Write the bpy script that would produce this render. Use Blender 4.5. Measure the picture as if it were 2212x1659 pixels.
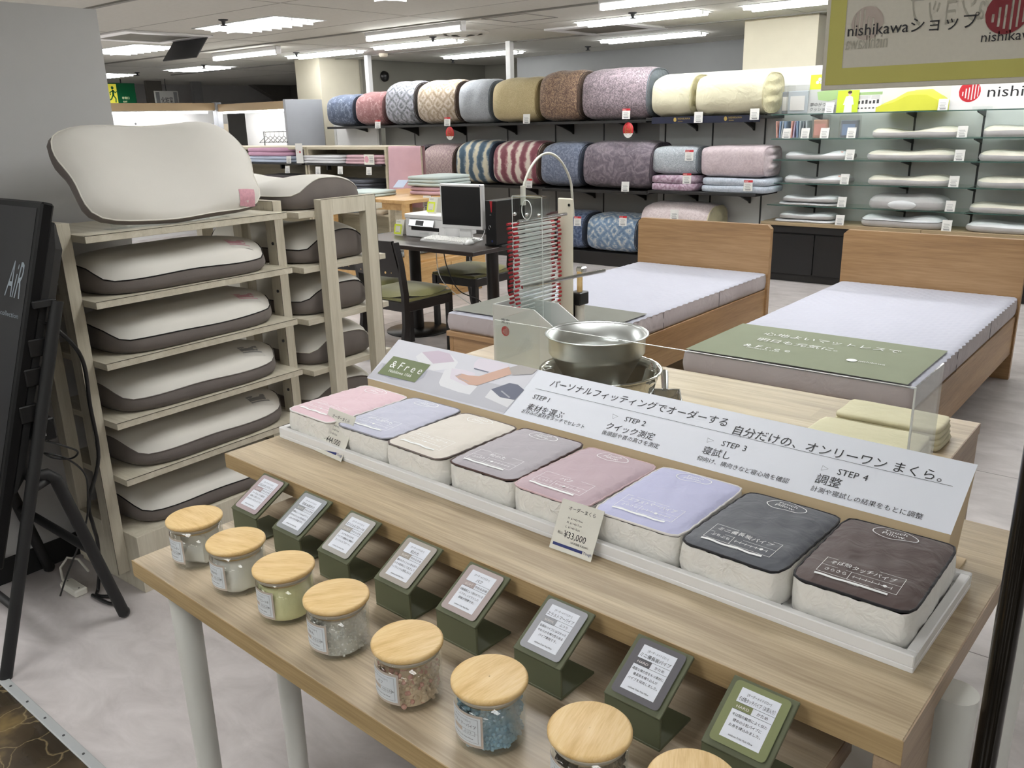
import bpy, math, random
from mathutils import Vector, Matrix
PI = math.pi
for o in list(bpy.data.objects): bpy.data.objects.remove(o)
SC = bpy.context.scene
COL = SC.collection

# ---------------------------------------------------------------- camera, world, exposure
IW, IH, FPX = 2212, 1659, 1840.44
YAW, PITCH, ROLL, CAMZ = -0.692741, -0.300519, 0.0252112, 1.5
def cam_axes():
    f = Vector((math.sin(YAW)*math.cos(PITCH), math.cos(YAW)*math.cos(PITCH), math.sin(PITCH)))
    r = Vector((math.cos(YAW), -math.sin(YAW), 0)); d = f.cross(r)
    c, s = math.cos(ROLL), math.sin(ROLL)
    return c*r + s*d, -s*r + c*d, f
CR, CD, CF = cam_axes()
CAM = Vector((0, 0, CAMZ))
cam = bpy.data.cameras.new('camera'); camo = bpy.data.objects.new('camera', cam); COL.objects.link(camo)
cam.sensor_width = 36; cam.lens = 36*FPX/IW; cam.clip_start = .05; cam.clip_end = 80
camo.matrix_world = Matrix(((CR.x, -CD.x, -CF.x, 0), (CR.y, -CD.y, -CF.y, 0), (CR.z, -CD.z, -CF.z, CAMZ), (0, 0, 0, 1)))
SC.camera = camo
w = bpy.data.worlds.new('world'); SC.world = w; w.use_nodes = True
w.node_tree.nodes['Background'].inputs[0].default_value = (.9, .95, 1, 1)
w.node_tree.nodes['Background'].inputs[1].default_value = .05
SC.view_settings.view_transform = 'Standard'; SC.view_settings.look = 'None'
SC.view_settings.exposure = 0.0; SC.view_settings.gamma = 1; SC.view_settings.use_curve_mapping = False
SC.cycles.use_denoising = True; SC.cycles.max_bounces = 8; SC.cycles.transparent_max_bounces = 16
SC.cycles.sample_clamp_indirect = 6
LIGHT = 5.9          # strength of the ceiling lamps' tubes and diffusers

# a pixel of the photograph gives a direction; the distance comes from a plane the thing touches
def ray(x, y): return CR*((x-IW/2)/FPX) + CD*((y-IH/2)/FPX) + CF
def onz(x, y, z): d = ray(x, y); return CAM + d*((z-CAMZ)/d.z)
def onx(x, y, v): d = ray(x, y); return CAM + d*(v/d.x)
def ony(x, y, v): d = ray(x, y); return CAM + d*(v/d.y)

# ---------------------------------------------------------------- materials
MATS = {}
def lin(c):
    return tuple(((v/12.92) if v <= .04045 else ((v+.055)/1.055)**2.4) for v in c)
def hexc(h):
    h = h.lstrip('#'); return lin(tuple(int(h[i:i+2], 16)/255 for i in (0, 2, 4)))
def C4(c): return (*(hexc(c) if isinstance(c, str) else c), 1)
def newmat(name):
    m = bpy.data.materials.new(name); m.use_nodes = True
    nt = m.node_tree; b = nt.nodes['Principled BSDF']; MATS[name] = m
    return m, nt, b
def N(nt, t, **kw):
    n = nt.nodes.new(t)
    for k, v in kw.items(): setattr(n, k, v)
    return n
def coords(nt, scale=(1, 1, 1), rot=(0, 0, 0), src='Object'):
    tc = N(nt, 'ShaderNodeTexCoord'); mp = N(nt, 'ShaderNodeMapping')
    mp.inputs['Scale'].default_value = scale; mp.inputs['Rotation'].default_value = rot
    nt.links.new(tc.outputs[src], mp.inputs[0]); return mp.outputs[0]
def ramp(nt, fac, stops):
    r = N(nt, 'ShaderNodeValToRGB'); e = r.color_ramp.elements
    while len(e) < len(stops): e.new(.5)
    for i, (p, c) in enumerate(stops): e[i].position = p; e[i].color = C4(c)
    nt.links.new(fac, r.inputs[0]); return r.outputs[0]
def bump(nt, b, h, strength=.2, dist=.01):
    n = N(nt, 'ShaderNodeBump'); n.inputs['Strength'].default_value = strength; n.inputs['Distance'].default_value = dist
    nt.links.new(h, n.inputs['Height']); nt.links.new(n.outputs[0], b.inputs['Normal'])
def plain(name, c, rough=.5, metal=0, spec=.5, vary=0, vscale=8, coat=0, sheen=0):
    m, nt, b = newmat(name)
    b.inputs['Base Color'].default_value = C4(c); b.inputs['Roughness'].default_value = rough
    b.inputs['Metallic'].default_value = metal; b.inputs['Specular IOR Level'].default_value = spec
    b.inputs['Coat Weight'].default_value = coat; b.inputs['Sheen Weight'].default_value = sheen
    n = N(nt, 'ShaderNodeTexNoise'); n.inputs['Scale'].default_value = vscale; n.inputs['Detail'].default_value = 3
    nt.links.new(coords(nt), n.inputs['Vector'])
    base = hexc(c) if isinstance(c, str) else c
    v = vary or .015
    nt.links.new(ramp(nt, n.outputs['Fac'], [(.3, tuple(x*(1-v) for x in base)), (.7, tuple(min(1, x*(1+v)) for x in base))]), b.inputs['Base Color'])
    return m
def fabric(name, c, rough=.9, weave=500, bstr=.15, vary=.05, vscale=6, sheen=.1):
    m = plain(name, c, rough, vary=vary, vscale=vscale, sheen=sheen, spec=.25); nt = m.node_tree; b = nt.nodes['Principled BSDF']
    n = N(nt, 'ShaderNodeTexNoise'); n.inputs['Scale'].default_value = weave; n.inputs['Detail'].default_value = 2
    nt.links.new(coords(nt), n.inputs['Vector']); bump(nt, b, n.outputs['Fac'], bstr, .002)
    return m
def crumple(name, c, scale=14, strength=.5, rough=.75, vary=.03):
    m = plain(name, c, rough, vary=vary, vscale=5, spec=.3, sheen=.15); nt = m.node_tree; b = nt.nodes['Principled BSDF']
    n = N(nt, 'ShaderNodeTexNoise'); n.inputs['Scale'].default_value = scale; n.inputs['Detail'].default_value = 3; n.inputs['Distortion'].default_value = .8
    nt.links.new(coords(nt, (1, 1, 1)), n.inputs['Vector']); bump(nt, b, n.outputs['Fac'], strength, .02)
    return m
def wood(name, c1, c2, c3, axis=0, scale=1.0, rough=.45, band=6, stretch=14, coat=.1, bs=.04, planks=0):
    m, nt, b = newmat(name); b.inputs['Roughness'].default_value = rough; b.inputs['Coat Weight'].default_value = coat; b.inputs['Coat Roughness'].default_value = .3
    sc = [stretch*scale]*3; sc[axis] = scale*.55
    n = N(nt, 'ShaderNodeTexNoise'); n.inputs['Scale'].default_value = 1.5; n.inputs['Detail'].default_value = 5; n.inputs['Roughness'].default_value = .62; n.inputs['Distortion'].default_value = .35
    nt.links.new(coords(nt, tuple(sc)), n.inputs['Vector'])
    sc2 = [stretch*scale*9]*3; sc2[axis] = scale*4
    n2 = N(nt, 'ShaderNodeTexNoise'); n2.inputs['Scale'].default_value = 2; n2.inputs['Detail'].default_value = 3
    nt.links.new(coords(nt, tuple(sc2)), n2.inputs['Vector'])
    mx = N(nt, 'ShaderNodeMix', data_type='FLOAT'); mx.inputs[0].default_value = .3
    nt.links.new(n.outputs['Fac'], mx.inputs[2]); nt.links.new(n2.outputs['Fac'], mx.inputs[3])
    fac = mx.outputs[0]
    if planks:
        br = N(nt, 'ShaderNodeTexBrick'); br.offset = .37; br.inputs['Color1'].default_value = (0, 0, 0, 1); br.inputs['Color2'].default_value = (1, 1, 1, 1); br.inputs['Mortar Size'].default_value = 0
        br.inputs['Scale'].default_value = 1; br.inputs['Brick Width'].default_value = .62; br.inputs['Row Height'].default_value = planks; br.inputs['Bias'].default_value = 0
        nt.links.new(coords(nt), br.inputs['Vector'])
        ma = N(nt, 'ShaderNodeMath', operation='MULTIPLY_ADD'); ma.inputs[1].default_value = .085; nt.links.new(br.outputs['Color'], ma.inputs[0])
        sb = N(nt, 'ShaderNodeMath', operation='SUBTRACT'); sb.inputs[1].default_value = .04; nt.links.new(fac, sb.inputs[0]); nt.links.new(sb.outputs[0], ma.inputs[2]); fac = ma.outputs[0]
    nt.links.new(ramp(nt, fac, [(.36, c1), (.5, c2), (.64, c3)]), b.inputs['Base Color'])
    bump(nt, b, n2.outputs['Fac'], bs, .002)
    return m
def emis(name, c, s):
    m, nt, b = newmat(name); b.inputs['Base Color'].default_value = C4(c)
    b.inputs['Emission Color'].default_value = C4(c); b.inputs['Emission Strength'].default_value = s
    return m
def glass(name, tint=(1, 1, 1), refl=.08, rough=.02, edge=.5):
    m = bpy.data.materials.new(name); m.use_nodes = True; nt = m.node_tree; nt.nodes.clear(); MATS[name] = m
    out = N(nt, 'ShaderNodeOutputMaterial'); mix = N(nt, 'ShaderNodeMixShader')
    tr = N(nt, 'ShaderNodeBsdfTransparent'); gl = N(nt, 'ShaderNodeBsdfGlossy'); lw0 = N(nt, 'ShaderNodeLayerWeight'); lw0.inputs[0].default_value = .5; pw = N(nt, 'ShaderNodeMath', operation='POWER'); pw.inputs[1].default_value = 4; lw = N(nt, 'ShaderNodeMath', operation='MULTIPLY_ADD'); lw.inputs[1].default_value = edge; lw.inputs[2].default_value = refl*.5; nt.links.new(lw0.outputs['Facing'], pw.inputs[0]); nt.links.new(pw.outputs[0], lw.inputs[0])
    tr.inputs[0].default_value = (*tint, 1); gl.inputs['Roughness'].default_value = rough; gl.inputs[0].default_value = (1, 1, 1, 1)
    nt.links.new(lw.outputs[0], mix.inputs[0]); nt.links.new(tr.outputs[0], mix.inputs[1]); nt.links.new(gl.outputs[0], mix.inputs[2]); nt.links.new(mix.outputs[0], out.inputs[0])
    return m
def frosted(name, c, tr=.45):
    m = bpy.data.materials.new(name); m.use_nodes = True; nt = m.node_tree; nt.nodes.clear(); MATS[name] = m
    out = N(nt, 'ShaderNodeOutputMaterial'); mix = N(nt, 'ShaderNodeMixShader'); mix.inputs[0].default_value = tr
    df = N(nt, 'ShaderNodeBsdfPrincipled'); df.inputs['Base Color'].default_value = C4(c); df.inputs['Roughness'].default_value = .4
    t = N(nt, 'ShaderNodeBsdfTransparent'); nt.links.new(df.outputs[0], mix.inputs[1]); nt.links.new(t.outputs[0], mix.inputs[2]); nt.links.new(mix.outputs[0], out.inputs[0])
    return m
def damask(name, base, mid, light, scale=9, kind='voronoi', axis_stretch=(1, 1, 1), mix2=.5):
    """woven / printed ornamental pattern: cells, rings and fine scrollwork"""
    m, nt, b = newmat(name); b.inputs['Roughness'].default_value = .75; b.inputs['Sheen Weight'].default_value = .2; b.inputs['Specular IOR Level'].default_value = .3
    co = coords(nt, axis_stretch)
    v = N(nt, 'ShaderNodeTexVoronoi'); v.feature = 'F1' if kind != 'medallion' else 'F1'; v.inputs['Scale'].default_value = scale
    v.inputs['Randomness'].default_value = .0 if kind == 'medallion' else .9
    if kind == 'medallion': v.distance = 'MANHATTAN'
    nz = N(nt, 'ShaderNodeTexNoise'); nz.inputs['Scale'].default_value = scale*.9; nz.inputs['Detail'].default_value = 1; nt.links.new(co, nz.inputs['Vector'])
    wp_ = N(nt, 'ShaderNodeMix', data_type='VECTOR'); wp_.inputs[0].default_value = .04 if kind == 'medallion' else .35; nt.links.new(co, wp_.inputs[4]); nt.links.new(nz.outputs['Color'], wp_.inputs[5])
    nt.links.new(wp_.outputs[1], v.inputs['Vector'])
    wv = N(nt, 'ShaderNodeMath', operation='SINE'); mul = N(nt, 'ShaderNodeMath', operation='MULTIPLY'); mul.inputs[1].default_value = {'floral': 9, 'medallion': 13, 'paisley': 17}.get(kind, 12)
    nt.links.new(v.outputs['Distance'], mul.inputs[0]); nt.links.new(mul.outputs[0], wv.inputs[0])
    n = N(nt, 'ShaderNodeTexNoise'); n.inputs['Scale'].default_value = scale*3.2; n.inputs['Detail'].default_value = 2; n.inputs['Distortion'].default_value = 2.2
    nt.links.new(co, n.inputs['Vector'])
    a = N(nt, 'ShaderNodeMath', operation='MULTIPLY_ADD'); a.inputs[1].default_value = .5*mix2; a.inputs[2].default_value = .5
    nt.links.new(wv.outputs[0], a.inputs[0])
    mx = N(nt, 'ShaderNodeMix', data_type='FLOAT'); mx.inputs[0].default_value = .55
    nt.links.new(a.outputs[0], mx.inputs[2]); nt.links.new(n.outputs['Fac'], mx.inputs[3])
    if kind == 'stripe':
        wt = N(nt, 'ShaderNodeTexWave'); wt.bands_direction = 'X'; wt.inputs['Scale'].default_value = 2.3; wt.inputs['Distortion'].default_value = 2.5; wt.inputs['Detail'].default_value = 3; wt.inputs['Detail Scale'].default_value = 4
        nt.links.new(coords(nt), wt.inputs['Vector'])
        m2 = N(nt, 'ShaderNodeMix', data_type='FLOAT'); m2.inputs[0].default_value = .6
        nt.links.new(mx.outputs[0], m2.inputs[2]); nt.links.new(wt.outputs['Fac'], m2.inputs[3]); mx = m2
    nt.links.new(ramp(nt, mx.outputs[0], [(.30, base), (.5, mid), (.72, light)]), b.inputs['Base Color'])
    n3 = N(nt, 'ShaderNodeTexNoise'); n3.inputs['Scale'].default_value = 9; n3.inputs['Detail'].default_value = 2
    nt.links.new(coords(nt), n3.inputs['Vector']); bump(nt, b, n3.outputs['Fac'], .35, .03)
    return m

# ---------------------------------------------------------------- mesh building
class MB:
    def __init__(s): s.v = []; s.f = []; s.sm = []
    def add(s, vs, fs, smooth=False):
        o = len(s.v); s.v += [tuple(p) for p in vs]; s.f += [tuple(i+o for i in f) for f in fs]; s.sm += [smooth]*len(fs); return s
    def box(s, c, d, bev=0, M=None):
        """box centred at c with full sizes d; bev chamfers its edges"""
        x, y, z = d[0]/2, d[1]/2, d[2]/2; b = min(bev, .49*min(d))
        if b <= 0:
            vs = [(i*x, j*y, k*z) for i in (-1, 1) for j in (-1, 1) for k in (-1, 1)]
            fs = [(0, 1, 3, 2), (4, 6, 7, 5), (0, 4, 5, 1), (2, 3, 7, 6), (0, 2, 6, 4), (1, 5, 7, 3)]
        else:
            vs = []; ix = {}
            for i in (-1, 1):
                for j in (-1, 1):
                    for k in (-1, 1):
                        for a, p in enumerate(((i*x, j*(y-b), k*(z-b)), (i*(x-b), j*y, k*(z-b)), (i*(x-b), j*(y-b), k*z))):
                            ix[i, j, k, a] = len(vs); vs.append(p)
            q = [(-1, -1), (1, -1), (1, 1), (-1, 1)]; fs = []
            for i in (-1, 1):
                f = [ix[i, a, c2, 0] for a, c2 in q]; fs.append(f if i > 0 else f[::-1])
                f = [ix[a, i, c2, 1] for a, c2 in q]; fs.append(f[::-1] if i > 0 else f)
                f = [ix[a, c2, i, 2] for a, c2 in q]; fs.append(f if i > 0 else f[::-1])
            for a in (-1, 1):
                for c2 in (-1, 1):
                    f = [ix[-1, a, c2, 1], ix[1, a, c2, 1], ix[1, a, c2, 2], ix[-1, a, c2, 2]]; fs.append(f if a*c2 < 0 else f[::-1])
                    f = [ix[a, -1, c2, 0], ix[a, 1, c2, 0], ix[a, 1, c2, 2], ix[a, -1, c2, 2]]; fs.append(f if a*c2 > 0 else f[::-1])
                    f = [ix[a, c2, -1, 0], ix[a, c2, 1, 0], ix[a, c2, 1, 1], ix[a, c2, -1, 1]]; fs.append(f if a*c2 < 0 else f[::-1])
            for i in (-1, 1):
                for j in (-1, 1):
                    for k in (-1, 1):
                        f = [ix[i, j, k, 0], ix[i, j, k, 1], ix[i, j, k, 2]]; fs.append(f if i*j*k > 0 else f[::-1])
        if M is not None: vs = [M @ Vector(p) for p in vs]
        return s.add([(p[0]+c[0], p[1]+c[1], p[2]+c[2]) for p in vs], fs)
    def bx(s, x0, x1, y0, y1, z0, z1, bev=0):
        return s.box(((x0+x1)/2, (y0+y1)/2, (z0+z1)/2), (abs(x1-x0), abs(y1-y0), abs(z1-z0)), bev)
    def tube(s, pts, r, n=8, caps=True, closed=False):
        pts = [Vector(p) for p in pts]; m = len(pts); rs = r if isinstance(r, (list, tuple)) else [r]*m
        vs = []; up = None
        for i, p in enumerate(pts):
            a = pts[i-1] if (i or closed) else p; b = pts[(i+1) % m] if (i < m-1 or closed) else p
            t = (b-a).normalized()
            if up is None: up = Vector((0, 0, 1)) if abs(t.z) < .9 else Vector((1, 0, 0))
            u = (up - t*up.dot(t)).normalized(); up = u; w2 = t.cross(u)
            vs += [p + (u*math.cos(2*PI*k/n) + w2*math.sin(2*PI*k/n))*rs[i] for k in range(n)]
        fs = []
        for i in range(m if closed else m-1):
            for k in range(n):
                a, b = i*n, ((i+1) % m)*n; fs.append((a+k, b+k, b+(k+1) % n, a+(k+1) % n))
        s.add(vs, fs, True)
        if caps and not closed:
            s.add(vs[:n], [tuple(range(n))]); s.add(vs[-n:], [tuple(reversed(range(n)))])
        return s
    def cyl(s, p0, p1, r0, r1=None, n=20): return s.tube([p0, p1], [r0, r0 if r1 is None else r1], n)
    def lathe(s, prof, n=40, c=(0, 0, 0), smooth=True, closed=False):
        vs = [(c[0]+r*math.cos(2*PI*k/n), c[1]+r*math.sin(2*PI*k/n), c[2]+z) for r, z in prof for k in range(n)]
        m = len(prof); fs = [(i*n+k, i*n+(k+1) % n, ((i+1) % m)*n+(k+1) % n, ((i+1) % m)*n+k) for i in range(m if closed else m-1) for k in range(n)]
        return s.add(vs, fs, smooth)
    def prism(s, poly, vec, smooth=False):
        n = len(poly); P = [Vector(p) for p in poly]; v = Vector(vec)
        nrm = Vector((0, 0, 0))
        for i in range(n): nrm += P[i].cross(P[(i+1) % n])
        if nrm.dot(v) > 0: P.reverse()
        s.add(P, [tuple(range(n))]); s.add([p+v for p in P], [tuple(reversed(range(n)))])
        return s.add(P+[p+v for p in P], [((i+1) % n, i, i+n, (i+1) % n+n) for i in range(n)], smooth)
    def grid(s, fn, nu, nv, smooth=True, wu=False):
        vs = [fn(i/nu, j/nv) for i in range(nu+(0 if wu else 1)) for j in range(nv+1)]; m = nv+1; k = nu
        fs = [(i*m+j, ((i+1) % (nu if wu else nu+1))*m+j, ((i+1) % (nu if wu else nu+1))*m+j+1, i*m+j+1) for i in range(k) for j in range(nv)]
        return s.add(vs, fs, smooth)
    def sphere(s, c, r, nu=14, nv=8, sc=(1, 1, 1)):
        return s.grid(lambda u, v: (c[0]+sc[0]*r*math.sin(PI*v)*math.cos(-2*PI*u), c[1]+sc[1]*r*math.sin(PI*v)*math.sin(-2*PI*u), c[2]+sc[2]*r*math.cos(PI*v)), nu, nv, True, True)
    def mesh(s, name):
        me = bpy.data.meshes.new(name); me.from_pydata(s.v, [], s.f); me.polygons.foreach_set('use_smooth', s.sm); me.update(); return me
    def build(s, name, m, parent=None, loc=None, rot=None):
        return link(name, s.mesh(name), m, parent, loc, rot)
def link(name, me, m, parent=None, loc=None, rot=None):
    if m is not None:
        mm = MATS[m] if isinstance(m, str) else m
        if not me.materials: me.materials.append(mm)
    o = bpy.data.objects.new(name, me); COL.objects.link(o)
    if parent is not None: o.parent = parent
    if loc is not None: o.location = loc
    if rot is not None: o.rotation_euler = rot if not isinstance(rot, (int, float)) else (0, 0, rot)
    return o
def tag(o, label, cat, group=None, kind=None):
    o['label'] = label; o['category'] = cat
    if group: o['group'] = group
    if kind: o['kind'] = kind
    return o
def struct(o, label=None):
    o['kind'] = 'structure'
    if label: o['label'] = label
    return o
def thing(name, label, cat, loc=(0, 0, 0), rot=0, group=None):
    o = bpy.data.objects.new(name, None); COL.objects.link(o); o.empty_display_size = .05
    o.location = loc; o.rotation_euler = rot if not isinstance(rot, (int, float)) else (0, 0, rot)
    return tag(o, label, cat, group)
def copy_tree(o, loc=None, rot=None, label=None, parent=None):
    c = o.copy(); COL.objects.link(c); c.parent = parent
    if loc is not None: c.location = loc
    if rot is not None: c.rotation_euler = (0, 0, rot)
    if label: c['label'] = label
    for ch in list(o.children): copy_tree(ch, parent=c)
    return c

# ---------------------------------------------------------------- lettering
_tc = {}
def glyphs(body):
    if body in _tc: return _tc[body]
    c = bpy.data.curves.new('t', 'FONT'); c.body = body; c.resolution_u = 2; c.size = 1
    o = bpy.data.objects.new('t', c); COL.objects.link(o)
    ev = o.evaluated_get(bpy.context.evaluated_depsgraph_get()); me = ev.to_mesh()
    r = ([(v.co.x, v.co.y) for v in me.vertices], [tuple(p.vertices) for p in me.polygons])
    ev.to_mesh_clear(); bpy.data.objects.remove(o); bpy.data.curves.remove(c)
    _tc[body] = r; return r
def text2d(lines):
    """lines: (body, x, y, height, align, [width squeeze], [shear]) -> flat verts / faces in sheet coordinates"""
    V = []; F = []
    for ln in lines:
        body, x, y, s, al = ln[:5]; sq = ln[5] if len(ln) > 5 else None; sh = ln[6] if len(ln) > 6 else 0
        v, f = glyphs(body)
        if not v: continue
        x0 = min(p[0] for p in v); x1 = max(p[0] for p in v); wdt = (x1-x0)*s; k = 1
        if sq: k = sq/wdt; wdt = sq
        off = {'l': 0, 'c': -wdt/2, 'r': -wdt}[al]; o = len(V)
        V += [(x+off+(p[0]-x0)*s*k+sh*p[1]*s, y+p[1]*s) for p in v]; F += [tuple(i+o for i in q) for q in f]
    return V, F
def rect2d(V, F, x0, y0, x1, y1):
    o = len(V); V += [(x0, y0), (x1, y0), (x1, y1), (x0, y1)]; F.append((o, o+1, o+2, o+3))
def frame2d(V, F, x0, y0, x1, y1, t):
    rect2d(V, F, x0, y0, x1, y0+t); rect2d(V, F, x0, y1-t, x1, y1); rect2d(V, F, x0, y0+t, x0+t, y1-t); rect2d(V, F, x1-t, y0+t, x1, y1-t)
def band2d(V, F, pts, t, closed=False):
    n = len(pts); o = len(V); m = n if closed else n-1
    for i, p in enumerate(pts):
        a = pts[i-1] if (i or closed) else p; b = pts[(i+1) % n] if (i < n-1 or closed) else p
        dx, dy = b[0]-a[0], b[1]-a[1]; l = math.hypot(dx, dy) or 1; V += [(p[0]-dy/l*t/2, p[1]+dx/l*t/2), (p[0]+dy/l*t/2, p[1]-dx/l*t/2)]
    for i in range(m):
        a, b = o+2*i, o+2*((i+1) % n); F.append((a, a+1, b+1, b))
def poly2d(V, F, pts):
    o = len(V); V += list(pts); F.append(tuple(range(o, o+len(pts))))
def disc2d(V, F, x, y, r, n=24, ry=None):
    poly2d(V, F, [(x+r*math.cos(2*PI*k/n), y+(ry or r)*math.sin(2*PI*k/n)) for k in range(n)])
def sheet(VF, name, m, parent, fn=None, loc=None, rot=None):
    V, F = VF; fn = fn or (lambda p: (p[0], p[1], 0))
    return MB().add([fn(p) for p in V], F).build(name, m, parent, loc, rot)
def emblem2d(x, y, r):
    """the round emblem with upright bars cut from it; returns the solid strips between the bars"""
    V = []; F = []; n = 40
    cuts = [(-.62, .12, -.40, .0), (-.34, .12, -.62, .30), (-.06, .11, -.74, .40), (.22, .11, -.80, .86), (.50, .10, -.70, .78), (.76, .08, -.5, .55)]
    xs = sorted({-1.0, 1.0} | {c[0]-c[1]/2 for c in cuts} | {c[0]+c[1]/2 for c in cuts})
    for a, b in zip(xs[:-1], xs[1:]):
        k = max(1, int((b-a)/.06)); ha = lambda t: math.sqrt(max(0, 1-t*t))
        cut = next((c for c in cuts if abs((a+b)/2-c[0]) < c[1]/2), None)
        for i in range(k):
            u0, u1 = a+(b-a)*i/k, a+(b-a)*(i+1)/k
            segs = [(-1, 1)] if not cut else [(-1, cut[2]), (cut[3], 1)]
            for lo, hi in segs:
                y00, y01 = max(lo, -ha(u0)), max(lo, -ha(u1)); y10, y11 = min(hi, ha(u0)), min(hi, ha(u1))
                if y10 > y00 or y11 > y01: poly2d(V, F, [(x+u0*r, y+y00*r), (x+u1*r, y+y01*r), (x+u1*r, y+max(y11, y01)*r), (x+u0*r, y+max(y10, y00)*r)])
    return V, F
# ---------------------------------------------------------------- palette
ZC = 2.36
plain('floor_vinyl', '#b9b4b2', .38, vary=.07, vscale=2.2)
_m = MATS['floor_vinyl']; _nt = _m.node_tree; _b = _nt.nodes['Principled BSDF']
_n = N(_nt, 'ShaderNodeTexNoise'); _n.inputs['Scale'].default_value = 5; _n.inputs['Detail'].default_value = 6; _n.inputs['Roughness'].default_value = .62; _n.inputs['Distortion'].default_value = .6
_nt.links.new(coords(_nt, (1, 1.8, 1)), _n.inputs['Vector'])
_nt.links.new(ramp(_nt, _n.outputs['Fac'], [(.32, '#b1abaa'), (.52, '#c1bbba'), (.7, '#cfc9c8')]), _b.inputs['Base Color'])
plain('seam_dark', '#8a8684', .6)
plain('ceiling_board', '#c9c8c0', .9, vary=.03, vscale=30)
plain('ceiling_line', '#8b8a84', .8)
plain('wall_paint', '#c2c2c2', .75, vary=.015)
plain('wall_cream', '#d6d0bd', .8)
plain('wall_grey', '#8b8c8d', .8)
plain('wall_olive', '#7e7c73', .8)
plain('wall_shade', '#6f6c66', .8)
plain('panel_dark', '#a2a3a2', .6)
plain('panel_light', '#dadddc', .6)
plain('strip_metal', '#b9bcbd', .4, .3)
plain('print_grey', '#86888a', .6)
plain('white_metal', '#d8d9d8', .35)
plain('white_gloss', '#e8e8e8', .3)
plain('steel', '#b9bcbd', .25, 1)
plain('chrome', '#d0d2d4', .12, 1)
plain('black_plastic', '#121213', .35)
plain('black_matte', '#171718', .6)
plain('black_shelf', '#1d1c1c', .5)
plain('ink', '#15151a', .6)
plain('paper', '#e2e2df', .6)
plain('paper_card', '#dedcd2', .6)
plain('grey_dark', '#3d3e40', .6)
plain('red_print', '#b5202a', .5)
plain('navy_print', '#1b2a6b', .5)
plain('lime_print', '#c9d62c', .5)
plain('gold_print', '#a58c4a', .4)
emis('lamp_white', (1, 1, .99), LIGHT*7)
emis('lamp_panel', (1, 1, .99), LIGHT*2.6)
emis('lamp_batten', (1, 1, .985), LIGHT*4)
plain('louvre', '#e6e8e6', .3)

# marble floor of the aisle
_m, _nt, _b = newmat('marble_brown'); _b.inputs['Roughness'].default_value = .12; _b.inputs['Coat Weight'].default_value = .4
_co = coords(_nt, (1, 1, 1))
_w = N(_nt, 'ShaderNodeTexNoise'); _w.inputs['Scale'].default_value = 6; _w.inputs['Detail'].default_value = 4; _nt.links.new(_co, _w.inputs['Vector'])
_mx = N(_nt, 'ShaderNodeMix', data_type='VECTOR'); _mx.inputs[0].default_value = .12; _nt.links.new(_co, _mx.inputs[4]); _nt.links.new(_w.outputs['Color'], _mx.inputs[5])
_v = N(_nt, 'ShaderNodeTexVoronoi'); _v.feature = 'DISTANCE_TO_EDGE'; _v.inputs['Scale'].default_value = 11; _nt.links.new(_mx.outputs[1], _v.inputs['Vector'])
_n2 = N(_nt, 'ShaderNodeTexNoise'); _n2.inputs['Scale'].default_value = 3.2; _n2.inputs['Detail'].default_value = 5; _nt.links.new(_co, _n2.inputs['Vector'])
_c1 = ramp(_nt, _n2.outputs['Fac'], [(.42, '#352e25'), (.56, '#4b4134'), (.68, '#8a764e')])
_c2 = ramp(_nt, _v.outputs['Distance'], [(0, (.7, .7, .7)), (.010, (.25, .25, .25)), (.03, (0, 0, 0))])
_mc = N(_nt, 'ShaderNodeMix', data_type='RGBA'); _nt.links.new(_c2, _mc.inputs[0]); _nt.links.new(_c1, _mc.inputs[6]); _mc.inputs[7].default_value = C4('#9c8b68')
_nt.links.new(_mc.outputs[2], _b.inputs['Base Color'])

# ---------------------------------------------------------------- floor, ceiling, walls
fl = struct(MB().bx(-18, 6.5, .675, 12.6, -.1, 0).build('floor', 'floor_vinyl'), 'pale mottled vinyl shop floor')
for yv in (2.46, 3.9, 6.6):
    MB().bx(-18, 6.5, yv-.0015, yv+.0015, 0, .0006).build('seam', 'seam_dark', fl)
for xv in (.62, -4.9):
    MB().bx(xv-.0015, xv+.0015, .7, 12.6, 0, .0006).build('seam', 'seam_dark', fl)
struct(MB().bx(-18, 6.5, -6, .655, -.1, .002).build('floor_aisle', 'marble_brown'), 'brown veined marble floor of the aisle')
t = MB().bx(-18, 6.5, .652, .678, -.05, .006, .002)
tr = struct(t.build('trim_1', 'strip_metal'), 'metal floor strip between vinyl and marble')
for k in range(6):
    MB().cyl((-2.42+k*.11, .665, .0055), (-2.42+k*.11, .665, .0075), .0035, n=10).build('screw', 'grey_dark', tr)
ce = struct(MB().bx(-18, 6.5, -6, 12.6, ZC, ZC+.1).build('ceiling', 'ceiling_board'), 'white board ceiling')
for yv in (3.3, 6.02, 8.15): MB().bx(-14, 5, yv-.02, yv+.02, ZC-.012, ZC+.01).build('rail', 'ceiling_line', ce)
for yv in (1.5, 4.2, 5.5, 6.9, 9.7): MB().bx(-15, 5, yv-.003, yv+.003, ZC-.0012, ZC+.01).build('board_joint', 'ceiling_line', ce)
for xv in (-12.4, -10.6, -8.2, -5.6, -3.2): MB().bx(xv-.003, xv+.003, 1, 12, ZC-.0012, ZC+.01).build('board_joint', 'ceiling_line', ce)
h = MB()
for a, b, c, d in ((-5.35, -4.85, 6.05, 6.06), (-5.35, -4.85, 6.5, 6.51), (-5.35, -5.34, 6.05, 6.51), (-4.86, -4.85, 6.05, 6.51)): h.bx(a, b, c+.1, d+.1, ZC-.004, ZC+.01)
tag(h.build('ceiling_hatch', 'ceiling_line'), 'square access hatch outline in the ceiling beside a twin-tube lamp', 'ceiling hatch')

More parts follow.
